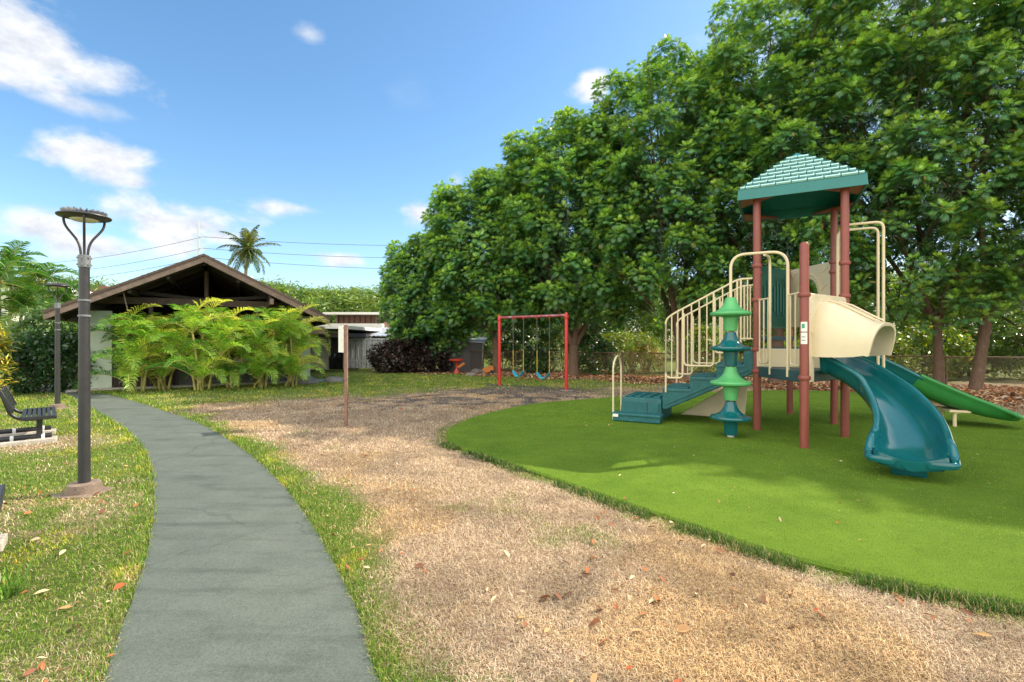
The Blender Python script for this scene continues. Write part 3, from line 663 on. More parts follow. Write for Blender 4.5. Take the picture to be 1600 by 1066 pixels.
# stair barriers
def barrier(b):
    m = mb(); r = .019
    top = rounded([ST(1.587, b, .90), ST(1.587, b, 2.02), ST(1.44, b, 2.12), ST(.33, b, 2.71), ST(.07, b, 2.73)], .10)
    m.tube(rounded([ST(1.587, b, .55 if b > .5 else .60), ST(1.587, b, 2.02), ST(1.44, b, 2.13), ST(.30, b, 2.73), ST(.07, b, 2.73)], .12), r, 10)
    def ztop(t): return 2.73 if t < .30 else (2.73 - (t - .30) * .527 if t < 1.44 else 2.13 - (t - 1.44) * .7)
    for t0, t1, z in ((1.25, 1.587, .885), (.70, 1.25, 1.13), (.30, .70, 1.38)):
        m.tube(rounded([ST(t1, b, ztop(t1) - .1), ST(t1, b, z), ST(t0 + .02, b, z), ST(t0 + .02, b, ztop(t0) - .02)], .09), r, 10)
        k = int(round((t1 - t0) / .125))
        for i in range(1, k): t = t0 + (t1 - t0) * i / k; m.tube([ST(t, b, z), ST(t, b, ztop(t) - .005)], .013, 8)
    m.tube([ST(.26, b, 1.64), ST(.08, b, 1.64)], r, 10); m.tube([ST(.26, b, 1.60), ST(.26, b, 2.73)], r, 10); m.tube([ST(.15, b, 1.64), ST(.15, b, 2.73)], .013, 8)
    return m
prt(barrier(0.0), 'stair_railing', 'beige_metal'); prt(barrier(1.22), 'stair_railing', 'beige_metal')
m = mb(); h = [ST(2.60, -.12, -.05), ST(2.60, -.12, 1.15), ST(2.60, .20, 1.33), ST(2.60, .46, 1.15), ST(2.60, .46, .02)]
m.tube(rounded(h, .16), .02, 12); prt(m, 'hoop_handrail', 'beige_metal')
# pod climber
pc = Vector((3.64, 8.05, 0)); LB, LA = Vector((4.385, 7.69, 0)), Vector((4.395, 8.24, 0)); up = Vector((0, 0, 1))
climb = prt(mb().tube(rounded([pc + up * .02, pc + up * 3.03, LB + up * 3.03 + (LB - pc) * .0, LB + up * 1.03], .24, 10), .024, 14), 'pod_climber_arch', 'beige_metal')
prt(mb().tube(rounded([LA + up * 1.03, LA + up * 3.03, (LA + LB) / 2 + Vector((-.2, .06, 3.03))], .22, 10), .022, 14), 'arch_leg', 'beige_metal', climb)
prof = [(.085, -.285), (.10, -.28), (.112, -.15), (.118, -.06), (.15, -.045), (.28, -.035), (.312, -.02), (.322, .005), (.312, .028), (.26, .042), (.20, .065), (.145, .11), (.105, .18), (.085, .255), (.08, .27), (.05, .275)]
for z, mt in ((2.05, 'pod_green'), (1.475, 'teal_plastic'), (.90, 'pod_green'), (.325, 'teal_plastic')):
    pod = prt(mb().lathe(pc + up * z, prof, 40), 'pod', mt, climb, 40)
prt(mb().lathe(pc, [(.055, -.02), (.055, .05), (.04, .07), (.03, .09)], 16), 'foot', 'white_clamp', climb)
# barriers either side of the climber
for Aq, Bq in (((4.398, 8.62), (4.395, 8.27)), ((4.384, 7.64), (4.374, 7.30))):
    m = mb(); a, b = Vx(Aq), Vx(Bq)
    m.tube([a + up * 2.33, b + up * 2.33], .017, 8)
    for i, f in enumerate((0.08, .5, .92)):
        q = a.lerp(b, f); m.tube([q + up * (1.22 if i == 1 else 1.28), q + up * 2.33], .013, 8)
    m.tube(rounded([a.lerp(b, .08) + up * 1.4, a.lerp(b, .08) + up * 1.22, a.lerp(b, .92) + up * 1.22, a.lerp(b, .92) + up * 1.4], .08), .014, 8)
    prt(m, 'deck_railing', 'beige_metal')
# panels
def panel(A, B, z0, z1, th, hole=None, nseg=40):
    """upright sheet A-B with an arched window hole=(u centre, z centre, half width, half height) """
    A, B = Vx(A), Vx(B); d = (B - A); Ln = d.length; d.normalize(); n = Vector((-d.y, d.x, 0))
    def Q(u, z, o): return A + d * u + n * o + up * z
    m = mb(); hu, hz, hw, hh = hole
    inn, out = [], []
    for i in range(nseg):
        a = 2 * math.pi * (i + .5) / nseg; ca, sa = math.cos(a), math.sin(a)
        e = (abs(ca) ** 3.2 + abs(sa) ** 3.2) ** (-1 / 3.2) if sa < 0 else 1.0
        inn.append((hu + hw * ca * e, hz + hh * sa * e))
        k = min((Ln - hu if ca > 0 else hu) / max(1e-6, abs(ca)), (z1 - hz if sa > 0 else hz - z0) / max(1e-6, abs(sa)))
        out.append((hu + ca * k, hz + sa * k))
    secs = [[Q(u, z, -th / 2) for u, z in out], [Q(u, z, -th / 2) for u, z in inn], [Q(u, z, th / 2) for u, z in inn], [Q(u, z, th / 2) for u, z in out], [Q(u, z, -th / 2) for u, z in out]]
    m.loft(secs, True, False); return m
wp = prt(panel(P5, P4, 1.9, 3.14, .04, (.62, 2.55, .27, .33)), 'window_panel', 'beige_plastic', smooth=30)
m = mb(); d = (Vx(P4) - Vx(P5)).normalized(); n_ = Vector((-d.y, d.x, 0))
arc = [Vx(P5) + d * (.62 + .36 * math.cos(a)) + up * (2.55 + .42 * math.sin(a)) - n_ * .025 for a in np.linspace(.0, math.pi, 16)]
m.tube(arc, .012, 6)
for u0, z0_, u1, z1_ in ((1.02, 2.95, 1.18, 3.05), (.98, 2.6, 1.15, 2.72), (.1, 2.95, .3, 3.05), (.95, 2.2, 1.15, 2.1)):
    prt(mb().tube([Vx(P5) + d * u0 + up * z0_ - n_ * .025, Vx(P5) + d * u1 + up * z1_ - n_ * .025], .01, 6), 'moulded_ridge', 'beige_plastic', wp)
prt(m, 'window_rim', 'beige_plastic', wp)
m = mb(); m.plank(P6, P5, 1.86, 3.14, .04)
gp = prt(m, 'slotted_panel', 'dark_green_panel', bevel=.01)
m = mb(); d6 = (Vx(P5) - Vx(P6)); Ln = d6.length; d6.normalize(); n6 = Vector((-d6.y, d6.x, 0))
for i in range(8):
    q = Vx(P6) + d6 * (.2 + i * .12) - n6 * .03; m.tube([q + up * (2.15 + .06 * (i % 2)), q + up * (2.75 + .12 * ((i * 5) % 3) / 2)], .022, 8)
prt(m, 'ribs', 'dark_green_panel', gp)
m = mb()
for z in (1.66,): m.plank(P6, P5, z - .05, z + .04, .10, -.05)
prt(m, 'bench_board', 'deck', bevel=.01)
# slide hood on the face between the front post and the right post
N23 = (Vx(P3) - Vx(P2)); F0 = Vx(P2) + N23 * .5; U = N23.normalized(); NO = Vector((U.y, -U.x, 0))
hw23 = N23.length / 2 - .06
m = mb()
def FQ(u, z, o=0.0): return F0 + U * u + up * z + NO * o
# entry sheet: an upside-down U of cream plastic
outl = [(-hw23, .98), (-hw23, 2.29), (-hw23 + .06, 2.32), (hw23 - .06, 2.32), (hw23, 2.29), (hw23, .98), (hw23 - .16, .98), (hw23 - .16, 1.55)]
arch = [((hw23 - .16) * math.cos(a), 1.55 + .55 * math.sin(a)) for a in np.linspace(0, math.pi, 14)][1:-1]
outl += arch + [(-hw23 + .16, 1.55), (-hw23 + .16, .98)]
m.extrude([FQ(u, z, .01) for u, z in outl], NO * .035)
entry = prt(m, 'entry_panel', 'beige_plastic', bevel=.008)
m = mb()
for s in (-1, 1):
    for z0_, z1_ in ((2.0, 2.2), (1.75, 1.62), (1.3, 1.2), (1.15, 1.05)): prt(mb().tube([FQ(s * (hw23 - .05), z0_, .047), FQ(s * (hw23 - .11), z1_, .047)], .009, 6), 'moulded_ridge', 'beige_plastic', entry)
def hood_sec(o, w_, zt, zb, th, tilt=0.0, nn_=18):
    pts = []
    def arcp(w2, zt2):
        r = []
        r.append((-w2, zb)); 
        for i in range(nn_ + 1):
            a = math.pi * (1 - i / nn_); ca, sa = math.cos(a), math.sin(a)
            e = (abs(ca) ** 2.6 + abs(sa) ** 2.6) ** (-1 / 2.6); r.append((w2 * ca * e, zb + .12 + (zt2 - zb - .12) * sa * e))
        r.append((w2, zb)); return r
    for u, z in arcp(w_, zt): pts.append((u, z))
    for u, z in reversed(arcp(w_ - th, zt - th)): pts.append((u, z))
    return [FQ(u, z, o + tilt * (z - zb)) for u, z in pts]
secs = [hood_sec(.03, .56, 2.22, 1.36, .03), hood_sec(.10, .57, 2.24, 1.36, .03), hood_sec(.22, .56, 2.19, 1.36, .03), hood_sec(.38, .52, 2.08, 1.36, .03, .05), hood_sec(.54, .47, 1.95, 1.37, .03, .12), hood_sec(.66, .435, 1.86, 1.39, .03, .2), hood_sec(.70, .445, 1.87, 1.38, .045, .22), hood_sec(.72, .44, 1.86, 1.385, .04, .22)]
hood = prt(mb().loft(secs), 'slide_hood', 'beige_plastic', smooth=50)
m = mb()
for u in (-.2, .2):
    prt(mb().tube([FQ(u * 1.0, 2.225, .12), FQ(u * .95, 2.155, .30), FQ(u * .85, 1.99, .56), FQ(u * .8, 1.90, .72)], .014, 6), 'moulded_ridge', 'beige_plastic', hood)
# slides: closed channel section swept along a path (lateral, up)
def slide_mesh(path, widths, rims, nose=.94):
    C = catmull(path, 8); n = len(C)
    wv = np.interp(np.linspace(0, 1, n), np.linspace(0, 1, len(widths)), widths); rv = np.interp(np.linspace(0, 1, n), np.linspace(0, 1, len(rims)), rims)
    m = mb(); secs = []
    for i in range(n):
        t = C[min(i + 1, n - 1)] - C[max(i - 1, 0)]; h = Vector((t.x, t.y, 0)).normalized(); s = Vector((h.y, -h.x, 0)); t.normalize(); nu = s.cross(t)
        if nu.z < 0: nu = -nu
        w2, r2 = wv[i] / 2, rv[i]; sec = []
        half = [(0, 0), (.35 * w2, .0), (.68 * w2, .012), (.86 * w2, .05), (.95 * w2, .13), (1.0 * w2, r2 * .72), (1.02 * w2, r2 * .93), (1.02 * w2 + .02, r2), (1.02 * w2 + .05, r2 + .005), (1.02 * w2 + .075, r2 - .015), (1.02 * w2 + .08, r2 - .045), (1.02 * w2 + .055, r2 - .07), (1.0 * w2 + .04, r2 * .5), (.98 * w2 + .02, .06), (.85 * w2, -.025), (.5 * w2, -.045), (0, -.045)]
        q_ = i / (n - 1); nf = min(1, max(0, (q_ - nose) / (1 - nose))) ** 1.6
        half = [(a, b + (r2 - b) * nf) if j < 7 else (a, b) for j, (a, b) in enumerate(half)]
        full = [(a, b) for a, b in half] + [(-a, b) for a, b in reversed(half[1:-1])]
        sec = [C[i] + s * a + nu * b for a, b in full]; secs.append(sec)
    m.loft(secs, True, True); return m, C
s0 = F0 + NO * .02
sp = [s0 + up * 1.13, F0 + NO * .18 + up * 1.11, (5.16, 7.20, .98), (5.23, 6.90, .79), (5.21, 6.58, .58), (5.11, 6.28, .40), (5.05, 6.03, .27), (4.86, 5.84, .20), (4.70, 5.68, .175)]
sp = sp[:-3] + [(4.96, 6.03, .27), (4.81, 5.85, .205), (4.69, 5.70, .18), (4.58, 5.56, .175), (4.50, 5.45, .175)]
K = np.array
wt = K([0, .30, .42, .52, .62, .70, .76, .80, .84, .88, .92, .955, .98, 1.0]); ww = [.53, .53, .55, .57, .60, .64, .67, .69, .70, .70, .68, .60, .46, .20]
rt = K([0, .5, .62, .70, .74, .785, .83, .87, 1.0]); rw = [.26, .27, .26, .25, .235, .18, .11, .09, .075]
tt_ = np.linspace(0, 1, 60)
m, Cn = slide_mesh(sp, list(np.interp(tt_, wt, ww)), list(np.interp(tt_, rt, rw)))
slide = prt(m, 'curved_slide', 'teal_plastic', smooth=75)
e = Cn[-1]; tdir = (Cn[-1] - Cn[-3]); tdir.z = 0; tdir.normalize(); sd = Vector((tdir.y, -tdir.x, 0))
prt(mb().obox(Vector((4.74, 5.78, .08)), sd * .17, tdir * .09, up * .09), 'slide_foot', 'teal_plastic', slide, bevel=.03)
# second slide, dark top section and bright green run-out
dS = Vector((.949, -.315, 0)); q0 = Vector((6.14, 9.95, 0))
def SS(s, z): return q0 + dS * s + up * z
m, _ = slide_mesh([SS(-.05, 1.46), SS(.25, 1.42), SS(.8, 1.15), SS(1.3, .89), SS(1.66, .70)], [.62] * 5, [.24, .27, .28, .27, .25])
sl2 = prt(m, 'straight_slide', 'teal_plastic', smooth=60, label='dark teal upper length of the straight slide')
m, _ = slide_mesh([SS(1.60, .735), SS(2.0, .53), SS(2.35, .38), SS(2.7, .27), SS(2.95, .215), SS(3.12, .19), SS(3.24, .18), SS(3.31, .18)], [.64, .66, .70, .74, .74, .68, .50, .24], [.28, .28, .26, .22, .16, .11, .08, .06])
run = prt(m, 'slide_runout', 'green_plastic', sl2, 60)
s2 = Vector((dS.y, -dS.x, 0))
m = mb(); c = SS(2.3, 0)
for s in (-1, 1): m.tube(rounded([c + s2 * .22 * s + up * -.02, c + s2 * .22 * s + up * .27, c + s2 * .22 * s + dS * .22 + up * .29], .05), .03, 10)
m.obox(c + up * .30 + dS * .05, s2 * .30, dS * .16, up * .02)
prt(m, 'slide_support', 'beige_metal', sl2, bevel=.0)
m = mb(); m.extrude([SS(1.9, .52) - s2 * .36, SS(2.15, .40) - s2 * .36, SS(2.12, .26) - s2 * .36, SS(2.0, .3) - s2 * .36], s2 * .03); prt(m, 'bracket', 'green_plastic', sl2)
# tall arch bars on the right face
m_ = (Vx(P3) + Vx(P4)) / 2; NR_ = A_
for k, s in enumerate((-1, 1)):
    a = m_ + B_ * .24 * s; b = a + NR_ * .60
    zt = 3.62
    m = mb().tube(rounded([a + up * 1.2, a + up * zt, b + up * zt, b + up * -.05], .12, 8), .023, 14)
    ab = prt(m, 'arch_bar', 'beige_metal')
for z in (.35, .7, 1.05): prt(mb().tube(rounded([m_ - B_ * .24 + NR_ * .6 + up * z, m_ - B_ * .2 + NR_ * .72 + up * z, m_ + B_ * .2 + NR_ * .72 + up * z, m_ + B_ * .24 + NR_ * .6 + up * z], .1), .018, 10), 'rung', 'beige_metal')
for s_ in (-1, 1): prt(mb().tube([m_ + B_ * .24 * s_ + up * 2.35, m_ + B_ * .58 * s_ + up * 2.35], .018, 8), 'side_rail', 'beige_metal')

# ------------------------------------------------------------------ swing set
SA, SB = Vector((-.446, 17.26, 0)), Vector((1.755, 15.6, 0)); zb = 2.43
SO = (SA + SB) / 2
sw = empty('swing_set', SO, 'red two post swing frame with two blue belt seats on the bare patch', 'swing set')
for p in (SA, SB):
    po = MB(SO).lathe(p, [(.056, -.1), (.056, 1.2), (.056, zb + .05), (.042, zb + .085), (.02, zb + .10)], 20).build('post', M['red'], sw)
    MB(SO).lathe(p, [(.062, zb - .12), (.070, zb - .10), (.070, zb - .02), (.062, zb)], 20).build('collar', M['red'], po)
    MB(SO).lathe(p, [(.22, -.03), (.21, .012), (.075, .02)], 20).build('footing', M['stone'], po)
MB(SO).tube([SA + up * zb, SB + up * zb], .045, 16).build('beam', M['red_beam'], sw)
def on_beam(px):
    # where the beam passes this bearing
    k = (px - 800) / FP; d = SB - SA; t = (k * SA.y - SA.x) / (d.x - k * d.y); return SA + d * t
bd = (SB - SA).normalized()
for i, (x0, x1) in enumerate(((801.7, 817.9), (839.0, 858.6))):
    a, b = on_beam(x0), on_beam(x1); c = (a + b) / 2; hw_ = (b - a).length / 2
    zs = .56 if i == 0 else .54
    m = MB(SO); tw = Vector((bd.x, bd.y, 0)); pn = Vector((-bd.y, bd.x, 0))
    rows = []
    for k in range(17):
        f = k / 16 * 2 - 1; zz_ = zs - .19 * (1 - abs(f) ** 1.8); hw2 = hw_ * .98
        q = c + tw * (f * hw2) + up * zz_; wd = .075 + .02 * (1 - f * f)
        rows.append([q - pn * wd + up * .008, q + pn * wd + up * .008, q + pn * wd - up * .008, q - pn * wd - up * .008])
    seat = m.loft(rows).build('seat', M['blue_seat'], sw, 60)
    for j, e_ in enumerate((a, b)):
        f = -1 if j == 0 else 1; q = c + tw * (f * hw_ * .98) + up * (zs + .0)
        m = MB(SO); top = e_ + up * (zb - .05); nl = 46
        z_mid = 1.28
        mid = q.lerp(top, (z_mid - q.z) / (top.z - q.z)); kk = 30
        for l in range(kk):
            u0 = mid.lerp(top, l / kk); u1 = mid.lerp(top, (l + 1) / kk); cc = (u0 + u1) / 2; hh = (u1 - u0).length * .68
            sdv = (tw if l % 2 else pn) * .011
            m.tube([cc - up * hh, cc - up * hh * .5 + sdv, cc + up * hh * .5 + sdv, cc + up * hh, cc + up * hh * .5 - sdv, cc - up * hh * .5 - sdv, cc - up * hh], .0045, 4)
        ch = m.build('chain', M['chain'], sw, 0)
        MB(SO).tube([q, mid], .012, 8).build('sleeve', M['yellow_sleeve'], ch)
        MB(SO).lathe(e_ + up * (zb - .0), [(.06, -.02), (.06, .02)], 10).obox(e_ + up * (zb - .06), tw * .02, pn * .02, up * .03).build('hanger', M['red'], ch)
# ------------------------------------------------------------------ sign post, edge on
so_ = (-3.07, 8.95, 0)
sg = empty('sign_post', so_, 'slim rusty brown post with a white sign board seen edge on, on the dry grass', 'sign')
pt = Vector(so_)
m = MB(so_); m.box(pt.x - .028, pt.x + .028, pt.y - .028, pt.y + .028, -.1, 1.9); m.build('post', M['rust_post'], sg, bevel=.006)
dsg = Vector((-.60, .80, 0)); nsg = Vector((.80, .60, 0))
MB(so_).obox(pt + Vector((-.075, .05, 1.635)) + dsg * .12, dsg * .14, nsg * .006, (0, 0, .25)).build('sign_board', M['sign_white'], sg, bevel=.002)
MB(so_).obox(pt + Vector((-.02, .03, 1.86)), Vector((-.05, .03, 0)), (0, .01, 0), (0, 0, .012)).build('bracket', M['rust_post'], sg)
# ------------------------------------------------------------------ lamps
def make_lamp():
    r = empty('street_lamp', (0, 0, 0), 'x', 'lamp post', 'round headed park lamps along the path')
    MB().lathe((0, 0, 0), [(.052, .1), (.050, .9), (.047, 1.8), (.044, 2.40)], 28).build('pole', M['dark_pole'], r)
    for z, q in ((2.02, .047), (1.86, .048)): MB().lathe((0, 0, z), [(q, -.012), (q + .006, -.008), (q + .006, .008), (q, .012)], 24).build('pole_band', M['grey_collar'], r)
    m = MB().lathe((0, 0, 0), [(.048, 2.36), (.053, 2.365), (.053, 2.485), (.047, 2.49)], 24)
    for k in range(6):
        a = k * math.pi / 3
        for z in (2.39, 2.46): m.lathe((.053 * math.cos(a), .053 * math.sin(a), z), [(.011, -.008), (.011, .008)], 6)
    m.build('collar', M['grey_collar'], r)
    for k in range(3):
        a = math.radians(200 + k * 120); d = Vector((math.cos(a), math.sin(a), 0))
        pts = bez(d * .03 + up * 2.46, d * .03 + up * 2.62, d * .075 + up * 2.66, d * .12 + up * 2.72, 8) + bez(d * .12 + up * 2.72, d * .165 + up * 2.78, d * .19 + up * 2.81, d * .187 + up * 2.885, 6)[1:]
        MB().tube(pts, .0115, 10).build('arm', M['dark_pole'], r)
    hd = MB().lathe((0, 0, 2.93), [(.02, .0), (.17, .0), (.20, .006), (.285, .022), (.295, .032), (.290, .042), (.24, .060), (.16, .078), (.14, .082), (.02, .083)], 40).build('lamp_head', M['dark_pole'], r)
    hd.scale = (.76, .76, .9); hd.location.z = .222
    MB().lathe((0, 0, 2.915), [(.02, 0), (.13, .0), (.155, .012), (.16, .018)], 32).build('lens', M['lens'], hd)
    m = MB()
    for k in range(22):
        a = 2 * math.pi * k / 22; d = Vector((math.cos(a), math.sin(a), 0)); s = Vector((-d.y, d.x, 0))
        m.obox(d * .19 + up * 3.018, d * .055, s * .006, up * .009); m.obox(d * .09 + up * 3.022, d * .03, s * .006, up * .009)
    m.build('cooling_fins', M['grey_collar'], hd, 0)
    m = MB().lathe((0, 0, 0), [(.15, -.05), (.147, .09), (.138, .125), (.12, .135), (.05, .135)], 32); m.build('footing', M['brown_concrete'], r, 40)
    m = MB(); vs = []
    pr = [(-.25, -.20), (-.06, -.245), (.14, -.21), (.245, -.17), (.25, .02), (.20, .22), (-.02, .24), (-.23, .20), (-.27, .0)]
    m.prism([(x * .84, y * .84) for x, y in pr], -.08, .04); m.build('footing_slab', M['brown_concrete'], r, 0, .015)
    return r
lamp = make_lamp(); lamp.location = (-4.44, 5.02, 0); lamp.rotation_euler.z = -.157
lamp['label'] = 'nearer and taller looking dark park lamp beside the path, in front of the pavilion'
l2 = copy_tree(lamp); l2.location = (-10.62, 11.3, 0); l2.rotation_euler.z = -.12
l2['label'] = 'farther dark park lamp behind the bench, in front of the hedge'
# ------------------------------------------------------------------ benches
def make_bench():
    """seat runs along +y, faces +x"""
    r = empty('park_bench', (0, 0, 0), 'x', 'bench', 'black slatted benches facing the path'); Lh = .64
    m = MB()
    for i in range(7): x = -.17 + i * .056; m.box(x - .021, x + .021, -Lh, Lh, .435 - .006 * i * 0, .458)
    for y in (-Lh, Lh): m.box(-.195, .19, y - .02, y + .02, .40, .455)
    m.box(.175, .195, -Lh, Lh, .395, .45); m.box(-.20, -.18, -Lh, Lh, .41, .45)
    m.build('seat', M['black_metal'], r, bevel=.005)
    m = MB(); u = Vector((-.36, 0, .93)).normalized()
    for i in range(6):
        c = Vector((-.30, 0, .56)) + u * (i * .058); m.obox(c, (0, Lh, 0), u * .022, Vector((u.z, 0, -u.x)) * .010)
    for y in (-Lh, Lh): m.obox(Vector((-.30, y, .56)) + u * .145, (0, .02, 0), u * .175, Vector((u.z, 0, -u.x)) * .022)
    m.build('backrest', M['black_metal'], r, bevel=.005)
    for y in (-.45, .45):
        MB().tube(rounded([(.12, y, .40), (-.17, y, .39), (-.31, y, .47), (-.42, y, .86)], .12), .026, 12).build('arm_bracket', M['black_metal'], r)
        MB().box(-.035, .035, y - .035, y + .035, .09, .40).build('leg', M['black_metal'], r, bevel=.006)
        ft = MB().tube([(-.52, y, .125), (.14, y, .125)], .036, 14).build('foot_bar', M['black_metal'], r)
        for x in (-.30, .04): MB().tube([(x - .02, y, .125), (x + .02, y, .125)], .042, 14).box(x - .02, x + .02, y - .06, y + .06, .085, .10).build('clamp', M['white_clamp'], ft)
        MB().prism([(-.78, y - .12), (.19, y - .13), (.21, y + .11), (-.78, y + .12)], -.05, .09).build('concrete_strip', M['concrete'], r, 0, .012)
    return r
bench = make_bench(); ang = math.atan2(.70, .72)
bench.location = (-7.66, 7.84, 0); bench.rotation_euler.z = ang
bench['label'] = 'farther black slatted bench, whole seat in view between the two lamps'
b2 = copy_tree(bench); b2.location = (-3.74, 3.27, 0); b2.rotation_euler.z = ang
b2['label'] = 'nearer black bench, cut off at the left edge of the photo'
# spiky weed at the left edge
wx, wy = G(8, 938); m = []
n = 60; Pn = np.array([[wx, wy]] * n) + RS.normal(0, .03, (n, 2))
cw = pick(n, [(.10, .22, .04), (.22, .34, .06)], [1, 1])
tag(blades(Pn, np.full(n, .01), RS.uniform(.12, .26, n), np.full(n, .012), RS.uniform(.3, 1.3, n), cw, cw * 1.2, 'weed', M['blade']), 'bright green spiky weed clump in the lawn by the near bench', 'weed')
# ------------------------------------------------------------------ foliage
def rosette(nleaf=13, lobes=3, spread=1.0, young=.35, seed=0):
    """one twig end: leaves of several leaflets fanning out; returns quads (n,4,3) and age per quad"""
    g = np.random.default_rng(seed); Q = []; age = []
    for k in range(nleaf):
        f = k / (nleaf - 1); az = k * 2.39996 + g.uniform(-.25, .25); el = math.radians(84 - 128 * f ** .85 * spread + g.uniform(-9, 9)); ln = .22 + .16 * f ** .5
        d = np.array([math.cos(az) * math.cos(el), math.sin(az) * math.cos(el), math.sin(el)])
        s = np.cross(d, [0, 0, 1.0]); s = s / (np.linalg.norm(s) + 1e-6); u = np.cross(s, d)
        parts = [(.38, 0, .62)]
        for j in range(lobes):
            pos = .30 + .45 * j / lobes
            for sg in (-1, 1): parts.append((pos, sg * (.60 - .08 * j), .50 - .05 * j))
        for pos, an, l in parts:
            dd = d * math.cos(an) + s * math.sin(an); ss = s * math.cos(an) - d * math.sin(an)
            b = d * ln * pos; L_ = l * ln; w_ = .095 * L_ if an else .10 * L_; nn_ = u * (.06 * L_)
            Q.append([b, b + dd * L_ * .5 + ss * w_ + nn_, b + dd * L_ - u * L_ * .10, b + dd * L_ * .5 - ss * w_ + nn_]); age.append(f)
    return np.array(Q), np.array(age)
def sprig(n=14, size=.16, seed=0, w=.42):
    """loose ball of plain leaves"""
    g = np.random.default_rng(seed); Q = []; age = []
    for k in range(n):
        d = g.normal(0, 1, 3); d /= np.linalg.norm(d); d[2] = abs(d[2]) * .6 + .1 * d[2]; s = np.cross(d, g.normal(0, 1, 3)); s /= np.linalg.norm(s); c = g.normal(0, .55, 3) * size
        L_ = size * g.uniform(.7, 1.2); Q.append([c, c + d * L_ * .5 + s * w * L_ * .5, c + d * L_, c + d * L_ * .5 - s * w * L_ * .5]); age.append(g.uniform(0, 1))
    return np.array(Q), np.array(age)
ROS = [rosette(14, 3, 1, seed=i) for i in range(5)]
ROSL = [rosette(9, 1, 1, seed=i + 20) for i in range(4)]
SPR = [sprig(16, .16, i) for i in range(5)]
SPRN = [sprig(20, .17, i + 9, .16) for i in range(5)]
def frames(N, n):
    """rotation matrices whose z axis is N, random spin"""
    N = N / (np.linalg.norm(N, axis=1)[:, None] + 1e-9); a = np.random.default_rng(n).normal(0, 1, N.shape)
    x = a - N * (a * N).sum(1)[:, None]; x /= np.linalg.norm(x, axis=1)[:, None] + 1e-9; y = np.cross(N, x)
    return np.stack([x, y, N], 2)
def foliage(name, pts, nrm, scale, tmpl, young, old, mat, parent, accent=None, seed=1, bright=None):
    g = np.random.default_rng(seed); Vs, Cs = [], []
    young, old = np.array(young), np.array(old); ti = g.integers(0, len(tmpl), len(pts))
    R = frames(nrm, seed)
    tb_ = g.uniform(.72, 1.3, len(pts)) if bright is None else bright * g.uniform(.8, 1.2, len(pts))
    hue = g.normal(0, .08, (len(pts), 1)) * np.array([[1, .1, -.6]])
    for k in range(len(tmpl)):
        s = ti == k; Q, age = tmpl[k]
        if not s.any(): continue
        n = s.sum(); q = Q.reshape(-1, 3)
        V = np.einsum('nij,mj->nmi', R[s], q) * scale[s][:, None, None] + pts[s][:, None, :]
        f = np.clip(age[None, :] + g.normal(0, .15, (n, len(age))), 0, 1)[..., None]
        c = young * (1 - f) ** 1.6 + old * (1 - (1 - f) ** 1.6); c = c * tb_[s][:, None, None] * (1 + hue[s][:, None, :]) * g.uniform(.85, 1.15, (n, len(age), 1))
        if accent is not None:
            pr, ac = accent; a_ = g.uniform(0, 1, (n, len(age))) < pr; c[a_] = np.array(ac) * g.uniform(.6, 1.2, (a_.sum(), 1))
        Vs.append(V.reshape(-1, 3)); Cs.append(np.repeat(c.reshape(-1, 1, 3), 4, 1).reshape(-1, 3))
    V = np.vstack(Vs); C_ = np.vstack(Cs); F = np.arange(len(V)).reshape(-1, 4)
    return mesh_np(name, V, F, C_, mat, parent)
def blobs_surface(blobs, per_m2, g, cut=.80, under=.35):
    """points with normals on the outside of a union of ellipsoids (c, r)"""
    P_, N_ = [], []
    for c, r in blobs:
        c, r = np.array(c, float), np.array(r, float); area = 4 * np.pi * (r[0] * r[1] * r[2]) ** (2 / 3); n = int(area * per_m2)
        d = g.normal(0, 1, (n, 3)); d /= np.linalg.norm(d, axis=1)[:, None]; k = (d[:, 2] > -.35) | (g.uniform(0, 1, n) < under); d = d[k]
        jit = 1 + g.normal(0, .06, (len(d), 1)); p = c + d * r * jit; nn_ = d / r; nn_ /= np.linalg.norm(nn_, axis=1)[:, None]
        ok = np.ones(len(p), bool)
        for c2, r2 in blobs:
            if c2 is c: continue
            c2, r2 = np.array(c2, float), np.array(r2, float)
            if np.allclose(c2, c): continue
            ok &= (((p - c2) / r2) ** 2).sum(1) > cut ** 2
        P_.append(p[ok]); N_.append(nn_[ok])
    return np.vstack(P_), np.vstack(N_)
def limbs(m, base, top, r, g, n=4, spread=.5):
    """trunk forking into limbs; base,top vectors local"""
    b = Vector(base); t = Vector(top); fork = b.lerp(t, g.uniform(.14, .22)) ; fork += Vector((g.uniform(-.15, .15), g.uniform(-.1, .1), 0))
    m.tube([b + Vector((0, 0, -.15)), b + Vector((0, 0, .05)), b.lerp(fork, .4), fork], [r * 1.7, r * 1.25, r * 1.02, r * .95], 12)
    for k in range(n):
        a = 2 * math.pi * k / n + g.uniform(-.4, .4); H_ = (t - b).length; d = Vector((math.cos(a), math.sin(a), 0)) * H_ * spread * g.uniform(.5, 1)
        e = b.lerp(t, g.uniform(.7, .95)) + d; m1 = fork.lerp(e, .35) + d * .18 + Vector((0, 0, H_ * .02)); m2 = fork.lerp(e, .7) + d * .06
        pts = catmull([fork - Vector((0, 0, .1)), m1, m2, e], 4); m.tube(pts, np.linspace(r * .62, r * .10, len(pts)), 8)
        for j in range(3):
            p0 = pts[int(len(pts) * (.35 + .18 * j))]; dd = Vector((g.uniform(-1, 1), g.uniform(-1, 1), g.uniform(.1, .9))).normalized() * H_ * .17
            m.tube([p0, p0 + dd * .5 + Vector((0, 0, .1)), p0 + dd], [r * .22, r * .14, r * .05], 6)
